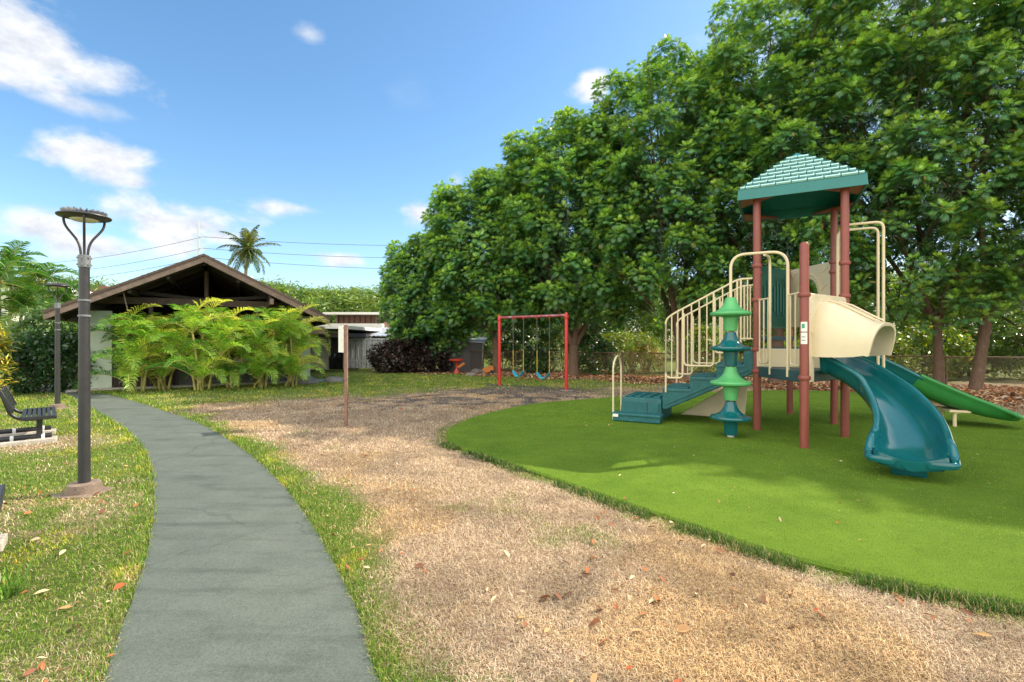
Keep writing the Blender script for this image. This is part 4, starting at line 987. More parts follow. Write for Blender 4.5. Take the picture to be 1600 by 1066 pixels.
def row_tree(x, y, H, R, zb_, label, seed, dens=5.2, tr=.22, trunk_off=(0, 0), scale=1.0, gap=.0):
    g = np.random.default_rng(seed); o = (x, y, 0)
    root = empty('broadleaf_tree', o, label, 'tree', 'tall trees in the row behind the playground')
    m = MB(o); limbs(m, (x + trunk_off[0], y + trunk_off[1], 0), (x, y, H * .8), tr, g, 5, .30); m.build('trunk', M['bark'], root, 60)
    bl = []; zc = (H + zb_) / 2; hz = (H - zb_) / 2
    bl.append(((0, 0, zc), (R * .90, R * .90, hz * .94)))
    nb = 64
    for i in range(nb):
        u = (i + .5) / nb; z = zb_ + .5 + (H - zb_ - 1.1) * u; s = math.sqrt(max(0.05, 1 - abs((z - zc) / hz) ** 2.6)); a = i * 2.4 + g.uniform(-.3, .3)
        rr = R * s * .90; br = g.uniform(.45, .72) * min(1, R / 3.6)
        bl.append(((math.cos(a) * rr, math.sin(a) * rr, z), (br, br, br * g.uniform(.65, .85))))
    p, n = blobs_surface(bl, dens * 1.85, g, .90)
    k = p[:, 2] > zb_ - .35; p, n = p[k], n[k]
    # thin out here and there so that light and sky come through
    if gap: kk = fbm(p[:, [0, 2]] + p[:, [1, 2]] * .5, .55, seed) + g.uniform(-.12, .12, len(p)) > gap; p, n = p[kk], n[kk]
    axis_ = n * .55 + np.array([0, 0, .95]) + g.normal(0, .18, n.shape)
    brt = .80 + .40 * fbm(p[:, :2] + p[:, 2:3], .8, seed + 3)
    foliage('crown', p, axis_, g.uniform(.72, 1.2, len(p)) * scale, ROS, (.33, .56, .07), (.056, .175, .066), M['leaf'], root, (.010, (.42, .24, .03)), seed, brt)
    # inner, darker foliage and bare twigs seen in the gaps
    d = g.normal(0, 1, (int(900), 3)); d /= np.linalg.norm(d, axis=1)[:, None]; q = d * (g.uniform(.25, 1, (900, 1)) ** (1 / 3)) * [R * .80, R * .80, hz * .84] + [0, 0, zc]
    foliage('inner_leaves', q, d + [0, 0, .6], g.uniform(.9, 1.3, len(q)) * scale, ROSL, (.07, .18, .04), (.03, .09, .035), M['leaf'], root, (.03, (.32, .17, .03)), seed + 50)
    m = MB((0, 0, 0))
    for i in range(46):
        a = g.uniform(0, 6.28); e = Vector((math.cos(a) * R * .85, math.sin(a) * R * .85, zb_ + (H - zb_) * g.uniform(.1, .9))); s_ = Vector((0, 0, max(2.0, e.z * .65))) + Vector((e.x, e.y, 0)) * .25
        m.tube([s_, s_.lerp(e, .5) + Vector((0, 0, .2)), e], [.035, .025, .012], 5)
    m.build('twigs', M['twig'], root, 60)
    return root
def RR(t): return ROW0 + ROWD * t
rows = [(-3.7, 7.2, 2.5, .75, 'low dark tree at the far left end of the row, leaves almost touching the ground', .16, 4.6, 0),
        (0.3, 9.7, 3.5, 2.0, 'tree whose forked trunk stands just left of the swing frame', .19, 4.6, 0),
        (4.3, 11.3, 3.85, 2.0, 'tree whose trunk stands right behind the right post of the swing', .22, 4.4, 0),
        (8.6, 12.9, 4.05, 2.3, 'tree with a slanting trunk behind the play tower stairs', .22, 4.4, 0),
        (12.4, 14.3, 4.1, 2.0, 'tall tree rising directly behind the green roof of the play tower', .22, 4.6, .36),
        (16.0, 14.6, 4.1, 1.7, 'tall tree behind the straight green slide, sky showing through it', .13, 4.4, .40),
        (19.6, 14.6, 4.0, 1.9, 'rightmost tall tree with a pale leaning trunk behind the fence', .15, 4.4, .40)]
for i, (t, H, R, zb_, lb, tr, dn, gp_) in enumerate(rows):
    x, y = RR(t); sc_ = 1.12 if i < 3 else 1.0
    off = [(0, 0), (0, -.2), (.0, 0), (.5, 0), (0, 0), (1.3, -.2), (-1.5, .6)][i]
    row_tree(x, y, H, R, zb_, lb, 100 + i, dn, tr, off, sc_, gp_)
# two more of the row, outside the photo, whose shade falls on the pad
g_ = 0
for t, H in ((23.6, 14.0), (27.6, 13.5), (31.8, 13.0)):
    x, y = RR(t); r_ = row_tree(x, y, H, 4.0, 3.0, 'tree of the row standing beyond the right edge of the photo', 140 + int(t), 2.6, .22, (0, 0), 1.35, 0)
# leaning trunks that cross the fence on the right
# ------------------------------------------------------------------ bushes
def bush(name, label, cat, x, y, r, h, young, old, seed, group=None, tmpl=None, dens=14, nb=7, sc_=1.0, accent=None, stems=True, mat='leaf', z=0, lift=.45):
    g = np.random.default_rng(seed); o = (x, y, z); root = empty(name, o, label, cat, group); bl = []
    for i in range(nb):
        a = g.uniform(0, 6.28); q = g.uniform(0, .62); br = g.uniform(.38, .55)
        bl.append(((math.cos(a) * r[0] * q, math.sin(a) * r[1] * q, h * g.uniform(lift * .8, 1 - br * .45)), (r[0] * br, r[1] * br, h * br * .6)))
    bl.append(((0, 0, h * lift), (r[0] * .8, r[1] * .8, h * min(.5, lift))))
    p, n = blobs_surface(bl, dens, g, .8, .8); k = p[:, 2] > .03; p, n = p[k], n[k]
    foliage('foliage', p, n + [0, 0, .5] + g.normal(0, .3, n.shape), g.uniform(.75, 1.3, len(p)) * sc_, tmpl or SPR, young, old, M[mat], root, accent, seed)
    if stems:
        m = MB((0, 0, 0))
        for i in range(7): a = g.uniform(0, 6.28); m.tube([(math.cos(a) * .08, math.sin(a) * .08, -.1), (math.cos(a) * r[0] * .3, math.sin(a) * r[1] * .3, h * .4), (math.cos(a) * r[0] * .6, math.sin(a) * r[1] * .6, h * .8)], [.03, .02, .01], 6)
        m.build('stems', M['twig'], root, 60)
    return root
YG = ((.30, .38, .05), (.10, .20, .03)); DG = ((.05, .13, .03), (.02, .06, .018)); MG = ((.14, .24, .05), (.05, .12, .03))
# sunlit growth beyond the fence
bf = [('low bright yellow green bush beyond the fence, right of the arch bars', 1440, 20.5, 1.7, 2.3, YG), ('yellow green bush beyond the fence behind the straight slide', 1370, 19.8, 1.4, 2.0, YG),
      ('bushy light green growth beyond the fence between the two right trunks', 1520, 21.5, 2.0, 3.0, MG), ('green bush beyond the fence at the right edge', 1625, 19.5, 1.8, 2.4, MG),
      ('sunny bush seen through the stair railing', 1105, 24.5, 1.6, 2.4, YG), ('sunlit yellow green bush left of the stair railing', 985, 24.0, 1.7, 2.1, YG),
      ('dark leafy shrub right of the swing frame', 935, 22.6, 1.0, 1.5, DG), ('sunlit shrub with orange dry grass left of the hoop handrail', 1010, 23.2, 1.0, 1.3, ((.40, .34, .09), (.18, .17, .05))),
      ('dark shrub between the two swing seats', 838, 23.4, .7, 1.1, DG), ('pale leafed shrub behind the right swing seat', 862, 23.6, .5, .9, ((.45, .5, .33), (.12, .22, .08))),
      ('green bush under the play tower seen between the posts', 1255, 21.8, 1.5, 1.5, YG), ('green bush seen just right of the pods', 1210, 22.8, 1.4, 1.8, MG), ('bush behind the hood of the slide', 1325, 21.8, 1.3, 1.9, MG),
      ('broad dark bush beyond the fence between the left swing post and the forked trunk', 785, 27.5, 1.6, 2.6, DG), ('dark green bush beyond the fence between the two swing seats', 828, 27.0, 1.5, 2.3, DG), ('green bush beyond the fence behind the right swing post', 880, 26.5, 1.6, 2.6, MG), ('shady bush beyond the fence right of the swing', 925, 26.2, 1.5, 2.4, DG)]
for i, (lb, px, Y, rr, h, c) in enumerate(bf):
    bush('bush', lb, 'bush', (px - 800) / FP * Y, Y, (rr, rr * .8), h, c[0], c[1], 300 + i, 'bushes along and beyond the fence', SPRN if i % 2 else SPR, 9, 7, 1.25, (.04, (.45, .30, .10)))
# taller trees far beyond the row
far = [(150, 44, 5.2, 6.5), (430, 47, 5.5, 6.6), (520, 49, 5.5, 6.5), (590, 50, 5.5, 6.4), (655, 52, 6, 7.0), (800, 48, 6, 6.5), (950, 46, 6, 6.5), (1100, 42, 6, 6.5), (1250, 40, 5, 6.0), (1400, 36, 5, 6.5), (1540, 34, 5, 7), (1680, 32, 5, 7.5)]
flab = ['dense green tree in the far distance, left of the pavilion roof', 'feathery bright green tree behind the right slope of the pavilion roof', 'feathery bright green tree above the flat roofed house', 'bright green tree behind the right end of the flat roofed house', 'rounded green tree touching the left end of the tall tree row',
        'distant tree seen behind the swing', 'distant tree seen right of the swing', 'distant tree behind the stairs', 'distant tree behind the play tower', 'distant sunlit tree behind the arch bars', 'distant sunlit tree behind the right fence', 'distant tree by the right edge of the photo']
for i, (px, Y, rr, h) in enumerate(far):
    r0 = bush('background_tree', flab[i], 'tree', (px - 800) / FP * Y, Y, (rr, rr * .7), h, (.23, .33, .05), (.085, .17, .03), 400 + i, 'trees in the distance', SPRN, 3.4, 12, 3.0, None, True, lift=.42)
    for c_ in r0.children:
        if c_.name.startswith('foliage'): c_.name = 'crown'
        else: c_.name = 'trunk'
for px, Y in ((-180, 36), (-420, 33), (-800, 30)):
    r0 = bush('background_tree', 'leafy tree standing beyond the left edge of the photo', 'tree', (px - 800) / FP * Y, Y, (6, 5), 7.5, (.23, .33, .05), (.085, .17, .03), 480 - px, 'trees in the distance', SPRN, 2.6, 12, 3.2, None, True, lift=.42)
    for c_ in r0.children: c_.name = 'crown' if c_.name.startswith('foliage') else 'trunk'
# hedge bushes at the left
lb_ = [('dark green hedge bush behind the farther lamp, nearest the pavilion wall', 108, 15.6, 1.1, 1.75, DG), ('dark green hedge bush left of the farther lamp', 62, 15.0, 1.0, 1.7, DG), ('larger mid green bush behind the hedge at the left', 85, 18.8, 1.5, 2.8, MG),
       ('yellow green bush under the pavilion eave', 128, 19.5, 1.3, 2.5, YG), ('green bush behind the rail fence at the far left', 20, 23, 1.4, 2.2, MG)]
for i, (lb, px, Y, rr, h, c) in enumerate(lb_):
    bush('bush', lb, 'bush', (px - 800) / FP * Y, Y, (rr, rr), h, c[0], c[1], 500 + i, 'bushes at the left of the pavilion', SPR, 15, 8, 1.0)
bush('croton_shrub', 'yellow and dark green croton shrub at the left edge of the photo', 'shrub', (-16 - 800) / FP * 13.6, 13.6, (.42, .42), 2.0, (.50, .48, .05), (.08, .16, .03), 520, None, SPRN, 34, 7, 1.1, (.25, (.65, .45, .03)))
pb = [('dark purple brown bush nearest the grey board fence', 610, 24.4, 1.0, 1.45), ('dark purple brown bush in the middle of the far hedge', 640, 24.6, 1.2, 1.6), ('dark purple brown bush at the right end of the far hedge', 672, 24.6, 1.1, 1.6)]
for i, (lb, px, Y, rr, h) in enumerate(pb):
    bush('bush', lb, 'bush', (px - 800) / FP * Y, Y, (rr, rr * .8), h, (.065, .030, .024), (.020, .018, .014), 540 + i, 'purple brown bushes in front of the board fence', SPR, 16, 8, 1.1)
# ------------------------------------------------------------------ palms
def frond_quads(base, az, el, ln, droop, g, npair=26, lf=.42, lw=.03, colr=(.3, .4, .05), vee=.5, curl=1.0):
    pts = []; p = np.array(base, float); e = el; n = npair; st = ln / n; path = [p.copy()]
    for i in range(n):
        d = np.array([math.cos(az) * math.cos(e), math.sin(az) * math.cos(e), math.sin(e)]); p = p + d * st; path.append(p.copy()); e -= droop / n * (.5 + 1.2 * i / n)
    path = np.array(path); Q = []; C_ = []
    for i in range(3, n):
        f = i / n; t = path[i + 1] - path[i]; t /= np.linalg.norm(t); s = np.cross(t, [0, 0, 1]); s /= np.linalg.norm(s) + 1e-9; u = np.cross(s, t)
        L_ = lf * (math.sin(math.pi * (.12 + .86 * f)) ** .7) * g.uniform(.85, 1.1)
        for sg in (-1, 1):
            d = s * sg * .78 + t * (.45 + .5 * f) + u * (vee * (1 - .3 * f)) ; d /= np.linalg.norm(d); d = d + g.normal(0, .06, 3)
            w_ = t * lw * .5; b = path[i]; m_1 = b + d * L_ * .55; d2 = d + np.array([0, 0, -.75 * curl]); d2 /= np.linalg.norm(d2); tip = m_1 + d2 * L_ * .5
            Q.append([b - w_ * .6, b + w_ * .6, m_1 + w_, m_1 - w_]); Q.append([m_1 - w_, m_1 + w_, tip + w_ * .1, tip - w_ * .1])
            c = np.array(colr) * g.uniform(.75, 1.25); C_ += [c, c]
    return np.array(Q), np.array(C_), path
def palm(name, label, cat, x, y, stems, frl, nfr, colr, g, group=None, lf=.42, lw=.03, stemr=.035, crown_el=(15, 80), droop=1.9, npair=24, mat='cane', z=0, vee=.5):
    """stems: list of (dx, dy, lean x, lean y, height)"""
    o = (x, y, z); root = empty(name, o, label, cat, group)
    for (dx, dy, lx, ly, h) in stems:
        top = Vector((dx + lx, dy + ly, h)); pts = catmull([(dx, dy, -.1), (dx + lx * .3, dy + ly * .3, h * .5), tuple(top)], 5)
        so2 = MB().tube(pts, np.linspace(stemr * 1.25, stemr * .8, len(pts)), 10).build('trunk', M[mat], root, 60)
        Qs, Cs = [], []; m = MB()
        for k in range(nfr):
            az = k * 2.4 + g.uniform(-.3, .3); el = math.radians(crown_el[0] + (crown_el[1] - crown_el[0]) * (1 - k / nfr) + g.uniform(-8, 8))
            c = np.array(colr[k % len(colr)]); Q, C2, path = frond_quads(top, az, el, frl * g.uniform(.8, 1.15), droop * g.uniform(.8, 1.2), g, npair, lf, lw, c, vee)
            Qs.append(Q); Cs.append(C2); m.tube([tuple(q) for q in path[::3]], np.linspace(stemr * .42, .004, len(path[::3])), 5)
        Q = np.vstack(Qs); Cc = np.repeat(np.vstack(Cs), 4, 0); V = Q.reshape(-1, 3)
        fr = mesh_np('fronds', V, np.arange(len(V)).reshape(-1, 4), Cc, M['frond'], root)
        m.build('frond_stalks', M['cane'], fr, 60)
    return root
gp2 = np.random.default_rng(77)
YF = [(.66, .70, .12), (.40, .58, .08), (.16, .36, .05), (.74, .72, .24), (.09, .24, .05), (.30, .50, .07)]
ar = [(214, 15.2, 'leftmost clump of bright areca palms, spilling over the pale green wall', 4, 1.75), (258, 15.9, 'tall areca palm clump reaching up to the pavilion roof', 3, 2.4), (316, 15.6, 'areca palm clump with a thick yellow cane, under the gable peak', 4, 1.95),
      (366, 16.4, 'areca palm clump just right of the gable post', 4, 1.8), (410, 16.6, 'dense areca palm clump below the right roof slope', 4, 2.0), (458, 17.1, 'rightmost clump of areca palms, fronds touching the low flat roof', 4, 1.75)]
for i, (px, Y, lb, ns, h0) in enumerate(ar):
    st = []
    for k in range(ns):
        a = 6.28 * k / ns + gp2.uniform(-.4, .4); r_ = gp2.uniform(.08, .25); st.append((math.cos(a) * r_, math.sin(a) * r_ * .8, math.cos(a) * gp2.uniform(.15, .45), math.sin(a) * gp2.uniform(.1, .3), h0 * gp2.uniform(.4, 1.0)))
    st.append((.1, -.2, gp2.uniform(-.3, .3), -.2, .3))
    if i in (4, 5): st.append((-.2, -.2, .3, -.2, .25))
    palm('areca_palm', lb, 'palm', (px - 800) / FP * Y, Y, st, 1.55, 7, YF, gp2, 'areca palms in front of the pavilion', .46, .036, .034, (22, 86), 1.75, 28, vee=.75)
# coconut palm behind the pavilion
cx = (378 - 800) / FP * 42
palm('coconut_palm', 'single tall coconut palm rising behind the pavilion roof', 'palm', cx, 42, [(0, 0, .5, 0, 9.6)], 2.45, 24, [(.03, .07, .02), (.05, .10, .025), (.12, .14, .05)], np.random.default_rng(5), None, .62, .08, .15, (-55, 82), .9, 36, 'palm_bark', vee=.05)
# palms at the left edge
lp_ = [(14, 25, 5.6, 'leftmost slender palm, rising beside the white house'), (66, 22, 4.3, 'slender palm behind the head of the farther lamp'), (100, 27, 4.0, 'short palm just left of the pavilion eave'), (44, 30, 4.8, 'palm between the two lamps in the left background'), (-6, 20, 4.0, 'palm at the very left edge above the croton')]
for i, (px, Y, h, lb) in enumerate(lp_):
    palm('garden_palm', lb, 'palm', (px - 800) / FP * Y, Y, [(0, 0, gp2.uniform(-.3, .3), 0, h), (.4, .2, .3, .2, h * .72)], 1.65, 12, [(.08, .20, .03), (.17, .28, .05), (.05, .13, .025)], gp2, 'slender palms at the left', .66, .06, .06, (-30, 75), 1.5, 28, 'palm_bark')
# ------------------------------------------------------------------ pavilion
PU = Vector((.87, .49, 0)).normalized(); PV = Vector((-PU.y, PU.x, 0)); PA = Vector((-13.5, 13.95, 0))
def B(u, v, z): return PA + PU * u + PV * v + Vector((0, 0, z))
pav = empty('pavilion', PA, 'open sided brown pavilion with a low gable roof and a pale green end wall', 'building')
def bp(m, name, mat, parent=pav, bevel=0, smooth=35): return m.build(name, M[mat], parent, smooth, bevel)
WID = 7.8; ZE = 2.42; ZP = 4.40; DEP = 11.0; mid = WID / 2
def zr(u): return ZE + (ZP - ZE) * (1 - abs(u - mid) / mid)
# roof slabs with shingles
m = MB(PA)
for s in (0, 1):
    u0, u1 = (0, mid) if s == 0 else (mid, WID)
    n = 12
    for i in range(n):
        a = u0 + (u1 - u0) * i / n; b = u0 + (u1 - u0) * (i + 1) / n; ov = .012
        m.add([B(a, -.03, zr(a) + .02 + ov), B(b, -.03, zr(b) + .02 + ov), B(b, DEP, zr(b) + .02 + ov), B(a, DEP, zr(a) + .02 + ov),
               B(a, -.03, zr(a) - .02), B(b, -.03, zr(b) - .02), B(b, DEP, zr(b) - .02), B(a, DEP, zr(a) - .02)], [(0, 1, 2, 3), (7, 6, 5, 4), (0, 4, 5, 1), (1, 5, 6, 2), (2, 6, 7, 3), (3, 7, 4, 0)])
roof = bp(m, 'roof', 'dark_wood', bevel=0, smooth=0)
m = MB(PA)
for s in (0, 1):
    for i in range(26):
        f0, f1 = i / 26, (i + 1) / 26 + .012; a, b = (f0 * mid, min(mid, f1 * mid)) if s == 0 else (WID - f0 * mid, WID - min(1, f1) * mid)
        for j in range(30):
            v0 = -.06 + j * (DEP / 30) ; v1 = v0 + DEP / 30 - .012; t = .03 + rnd.uniform(0, .014)
            m.add([B(a, v0, zr(a) + .035), B(b, v0, zr(b) + .035), B(b, v1, zr(b) + .035), B(a, v1, zr(a) + .035), B(a, v0, zr(a) + .035 + t), B(b, v0, zr(b) + .05), B(b, v1, zr(b) + .05), B(a, v1, zr(a) + .035 + t)],
                  [(4, 5, 6, 7), (0, 4, 7, 3), (0, 1, 5, 4), (3, 7, 6, 2)])
bp(m, 'shingles', 'shingle', roof, smooth=0)
for s in (0, 1):
    a, b = (-.0, mid) if s == 0 else (WID, mid)
    m = MB(PA); m.extrude([B(a, -.09, zr(a) - .22), B(b, -.09, zr(b) - .22), B(b, -.09, zr(b) + .04), B(a, -.09, zr(a) + .04)], PV * .05)
    bp(m, 'barge_board', 'fascia', roof, .008)
    m = MB(PA); m.extrude([B(a, -.115, zr(a) - .03), B(b, -.115, zr(b) - .03), B(b, -.115, zr(b) + .055), B(a, -.115, zr(a) + .055)], PV * .022)
    bp(m, 'barge_trim', 'brown_wood', roof, .004)
    e = .0 if s == 0 else WID
    m = MB(PA); m.obox(B(e, DEP / 2, ZE - .08), PU * .02, PV * (DEP / 2), (0, 0, .10)); bp(m, 'eave_board', 'fascia', roof)
m = MB(PA)
for v in (.35, 1.6, 3.2, 4.8, 6.4, 8.0, 9.6):
    for s in (0, 1):
        a, b = (.05, mid) if s == 0 else (WID - .05, mid); m.beam(B(a, v, zr(a) - .12), B(b, v, zr(b) - .12), .07, .17)
for f in (.25, .5, .75, 1.0):
    for s in (0, 1):
        u = f * mid if s == 0 else WID - f * mid; m.beam(B(u, .02, zr(u) - .26), B(u, DEP, zr(u) - .26), .09, .14)
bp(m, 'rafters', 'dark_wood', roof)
m = MB(PA); m.beam(B(.55, 1.5, 2.95), B(7.25, 1.5, 2.95), .12, .24); bp(m, 'tie_beam', 'brown_wood', bevel=.01)
m = MB(PA); m.box(0, 0, 0, 0, 0, 0) if False else m.beam(B(mid, 1.5, 2.9), B(mid, 1.5, 4.2), .11, .11); bp(m, 'king_post', 'brown_wood', bevel=.01)
m = MB(PA)
for s in (-1, 1): m.beam(B(mid, 1.5, 3.05), B(mid + s * 1.9, 1.5, zr(mid + s * 1.9) - .2), .09, .11)
bp(m, 'strut', 'dark_wood')
for u in (.75, 2.3, mid, 5.5, 7.1):
    bp(MB(PA).obox(B(u, 1.5, 1.42), PU * .06, PV * .06, (0, 0, 1.42)), 'column', 'brown_wood', bevel=.008)
bp(MB(PA).obox(B(.55, 1.35, 2.70), PU * .09, PV * .28, (0, 0, .14)), 'corbel', 'fascia', bevel=.01)
bp(MB(PA).obox(B(5.9, .9, 2.98), PU * .06, PV * .9, (0, 0, .10)), 'corbel', 'fascia', bevel=.01)
bp(MB(PA).obox(B(.98, 1.42, 1.28), PU * .31, PV * .06, (0, 0, 1.30)), 'end_wall', 'pale_green', bevel=.01)
bp(MB(PA).obox(B(.72, 5.5, 1.28), PU * .06, PV * 4.0, (0, 0, 1.28)), 'side_wall', 'pale_green')
bp(MB(PA).obox(B(6.95, 1.42, 1.28), PU * .35, PV * .06, (0, 0, 1.28)), 'end_wall', 'pale_green', bevel=.01)
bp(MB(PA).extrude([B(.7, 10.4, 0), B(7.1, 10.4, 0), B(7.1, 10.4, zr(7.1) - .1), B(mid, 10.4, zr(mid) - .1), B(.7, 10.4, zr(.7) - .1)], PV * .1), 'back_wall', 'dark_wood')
bp(MB(PA).obox(B(7.2, 6.0, 1.28), PU * .06, PV * 3.6, (0, 0, 1.28)), 'side_wall', 'pale_green')
bp(MB(PA).obox(B(3.9, 5.6, .03), PU * 3.7, PV * 4.5, (0, 0, .05)), 'floor_slab', 'concrete', bevel=.01)
bp(MB(PA).obox(B(2.15, 1.46, 1.0), PU * .84, PV * .03, (0, 0, .95)), 'dark_screen', 'dark_wood')
m = MB(PA)
for i in range(15): u = 1.34 + i * .12; m.obox(B(u, 1.42, 1.0), PU * .012, PV * .012, (0, 0, .95))
bp(m, 'screen_slats', 'brown_wood')
for u0, u1 in ((3.05, 3.75), (4.05, 5.4), (5.6, 6.5)):
    bp(MB(PA).obox(B((u0 + u1) / 2, 1.5, .42), PU * (u1 - u0) / 2, PV * .04, (0, 0, .34)), 'low_screen', 'grey_dark')
    m = MB(PA).obox(B((u0 + u1) / 2, 1.5, .80), PU * ((u1 - u0) / 2 + .03), PV * .08, (0, 0, .03)); bp(m, 'ledge', 'fascia')
bp(MB(PA).obox(B(4.4, 4.5, .45), PU * 1.3, PV * .4, (0, 0, .42)), 'counter', 'white_trim', bevel=.02)
m = MB(PA).tube([B(1.95, .25, 2.2), B(1.75, .2, 3.22)], .02, 8); bp(m, 'drain_pipe', 'fascia')
# planting edge of stones in front of it
# ------------------------------------------------------------------ low wing and flat roofed house
HO = (-8.0, 27.0, 0)
def at(px, Y, z): return Vector(((px - 800) / FP * Y, Y, z))
def zz_at(py, Y): return EYE + (533 - py) * Y / FP
hs1 = empty('carport', at(500, 26.5, 0), 'low flat roofed carport with cream walls right of the palms', 'building')
o = hs1.location
def hb(m, name, mat, parent=hs1, bevel=0): return m.build(name, M[mat], parent, 35, bevel)
X0, X1 = at(440, 24, 0).x, at(541, 24, 0).x
hb(MB(o).box(X0, X1, 23.6, 30.5, zz_at(518, 24) + .12, zz_at(511, 24) + .08), 'roof', 'white_trim', bevel=.01)
hb(MB(o).box(X0, X1 - .9, 23.57, 23.6, zz_at(522, 24), zz_at(512, 24) - .0), 'fascia', 'fascia')
hb(MB(o).box(X0, X1, 23.9, 30.4, zz_at(527, 24), zz_at(522, 24) + .05), 'soffit', 'dark_wood')
m = MB(o); xw = at(512, 26.6, 0).x; m.box(at(455, 26.6, 0).x, xw, 26.6, 26.75, 0, 2.0); hb(m, 'wall', 'cream_wall')
m = MB(o); m.box(xw, at(541, 28.5, 0).x, 29.2, 29.35, 0, 2.0); hb(m, 'wall', 'cream_wall')
hb(MB(o).box(at(537, 26.6, 0).x, at(541, 26.6, 0).x, 26.5, 26.7, 0, 1.95), 'post', 'cream_wall')
for px, w_, h_, lb in ((531, .62, .98, 'larger black rounded bin inside the carport'), (519, .36, .82, 'smaller narrow black bin inside the carport')):
    p = at(px, 27.3, 0); m = MB(p); m.lathe(p, [(w_ * .42, .03), (w_ * .5, .1), (w_ * .52, h_ * .7), (w_ * .54, h_ * .72), (w_ * .48, h_ * .9), (w_ * .2, h_)], 20)
    root = empty('bin', p, lb, 'bin'); m.build('body', M['blackbin'], root); MB(p).lathe(p, [(w_ * .12, h_), (w_ * .12, h_ + .04)], 10).build('lid_knob', M['blackbin'], root)
house = empty('house', at(560, 33, 0), 'flat white roofed house with red brown clerestory boards and a grey metal lean-to roof', 'building'); o = house.location
def hb(m, name, mat, parent=house, bevel=0): return m.build(name, M[mat], parent, 35, bevel)
Yh = 34.0
hb(MB(o).box(at(512, Yh, 0).x, at(612, Yh, 0).x, Yh - .9, Yh + 8, zz_at(492.5, Yh), zz_at(489, Yh)), 'roof', 'white_trim')
hb(MB(o).box(at(526, Yh, 0).x, at(600, Yh, 0).x, Yh + .1, Yh + 7, 2.0, zz_at(492.5, Yh) - .01), 'wall', 'red_wood')
for i in range(9): x = at(528 + i * 8.5, Yh, 0).x; hb(MB(o).box(x - .02, x + .02, Yh + .06, Yh + .1, zz_at(506, Yh), zz_at(493, Yh)), 'batten', 'dark_wood')
for px in (526, 588): hb(MB(o).box(at(px - 1, Yh, 0).x, at(px + 2, Yh, 0).x, Yh - .1, Yh + .05, zz_at(508, Yh), zz_at(493, Yh) - .01), 'pillar', 'fascia')
hb(MB(o).box(at(512, Yh, 0).x, at(600, Yh, 0).x, Yh - .5, Yh + .3, zz_at(513, Yh), zz_at(506, Yh)), 'parapet', 'white_trim')
m = MB(o); n = 34; xa, xb = at(535, 30, 0).x - .3, at(622, 30, 0).x + .5
for i in range(n):
    a = xa + (xb - xa) * i / n; b = xa + (xb - xa) * (i + 1) / n; h_ = .03 * (i % 2)
    m.add([(a, 27.8, zz_at(525, 27.8) + h_), (b, 27.8, zz_at(525, 27.8) + .03 - h_), (b, 33.4, zz_at(512, 33.4) + .03 - h_), (a, 33.4, zz_at(512, 33.4) + h_),
           (a, 27.8, zz_at(525, 27.8) + h_ - .04), (b, 27.8, zz_at(525, 27.8) - .01 - h_)], [(0, 1, 2, 3), (0, 4, 5, 1)])
hb(m, 'lean_to_roof', 'metal_roof')
hb(MB(o).box(xa, xb, 28.9, 29.1, 0, zz_at(526, 28)), 'lower_wall', 'dark_wood')
for px in (553, 579, 606): hb(MB(o).box(at(px, 27.9, 0).x - .05, at(px, 27.9, 0).x + .05, 27.9, 28.0, 0, zz_at(526, 28)), 'post', 'grey_board')
# board fence
fo = at(600, 27.2, 0); bfn = empty('board_fence', fo, 'weathered grey fence of upright boards behind the dark bushes', 'fence')
m = MB(fo); x = at(543, 27.2, 0).x; xe = at(660, 27.2, 0).x; i = 0
while x < xe:
    h_ = zz_at(530, 27.2) + rnd.uniform(-.03, .03); yy = 27.2 + (.03 if i % 2 else 0); m.box(x, x + .13, yy, yy + .02, .08, h_); x += .155; i += 1
m.build('boards', M['grey_board'], bfn, 0)
m = MB(fo)
for z in (.45, 1.45): m.box(at(543, 27.2, 0).x, xe, 27.255, 27.30, z, z + .09)
m.box(at(543, 27.2, 0).x, xe, 27.17, 27.235, zz_at(530, 27.2) - .03, zz_at(530, 27.2) + .05)
m.build('rail', M['grey_board'], bfn, 0)
# pots, sheds and garden things far off
p = at(584, 25.6, 0); pot = empty('flower_pot', p, 'small pale clay pot with a thin plant in front of the board fence', 'flower pot')
MB(p).lathe(p, [(.10, 0), (.15, .24), (.17, .25), (.17, .30), (.14, .30), (.12, .22)], 18).build('pot', M['terracotta'], pot)
foliage('plant', np.array([[0, 0, .45], [.05, 0, .75], [-.04, 0, 1.0], [.02, 0, 1.2]]), np.array([[0, 0, 1.0]] * 4), np.array([.9, .8, .7, .6]), SPR, (.10, .16, .05), (.05, .05, .03), M['leaf'], pot, None, 8)
p = at(720, 25.2, 0); shed = empty('garden_shed', p, 'small dark shed with a sloped grey roof under the trees left of the swing', 'shed')
MB(p).box(p.x - 1.0, p.x + 1.1, p.y, p.y + 1.6, 0, 1.55).build('wall', M['grey_dark'], shed)
MB(p).extrude([(p.x - 1.2, p.y - .15, 1.62), (p.x + 1.25, p.y - .15, 1.50), (p.x + 1.25, p.y - .15, 1.56), (p.x - 1.2, p.y - .15, 1.70)], (0, 2.0, .25)).build('roof', M['metal_roof'], shed)
MB(p).box(p.x - 1.02, p.x - .55, p.y - .03, p.y, .3, 1.5).build('door', M['grey_board'], shed)
p = at(714, 23.6, 0); toy = empty('play_table', p, 'small red plastic toy table under the trees left of the swing', 'toy table')
MB(p).lathe(p, [(.22, .62), (.36, .64), (.37, .70), (.33, .73), (.05, .73)], 20).build('tabletop', M['redtoy'], toy)
MB(p).lathe(p, [(.20, 0), (.16, .1), (.07, .25), (.08, .5), (.16, .62)], 14).build('pedestal', M['redtoy'], toy)
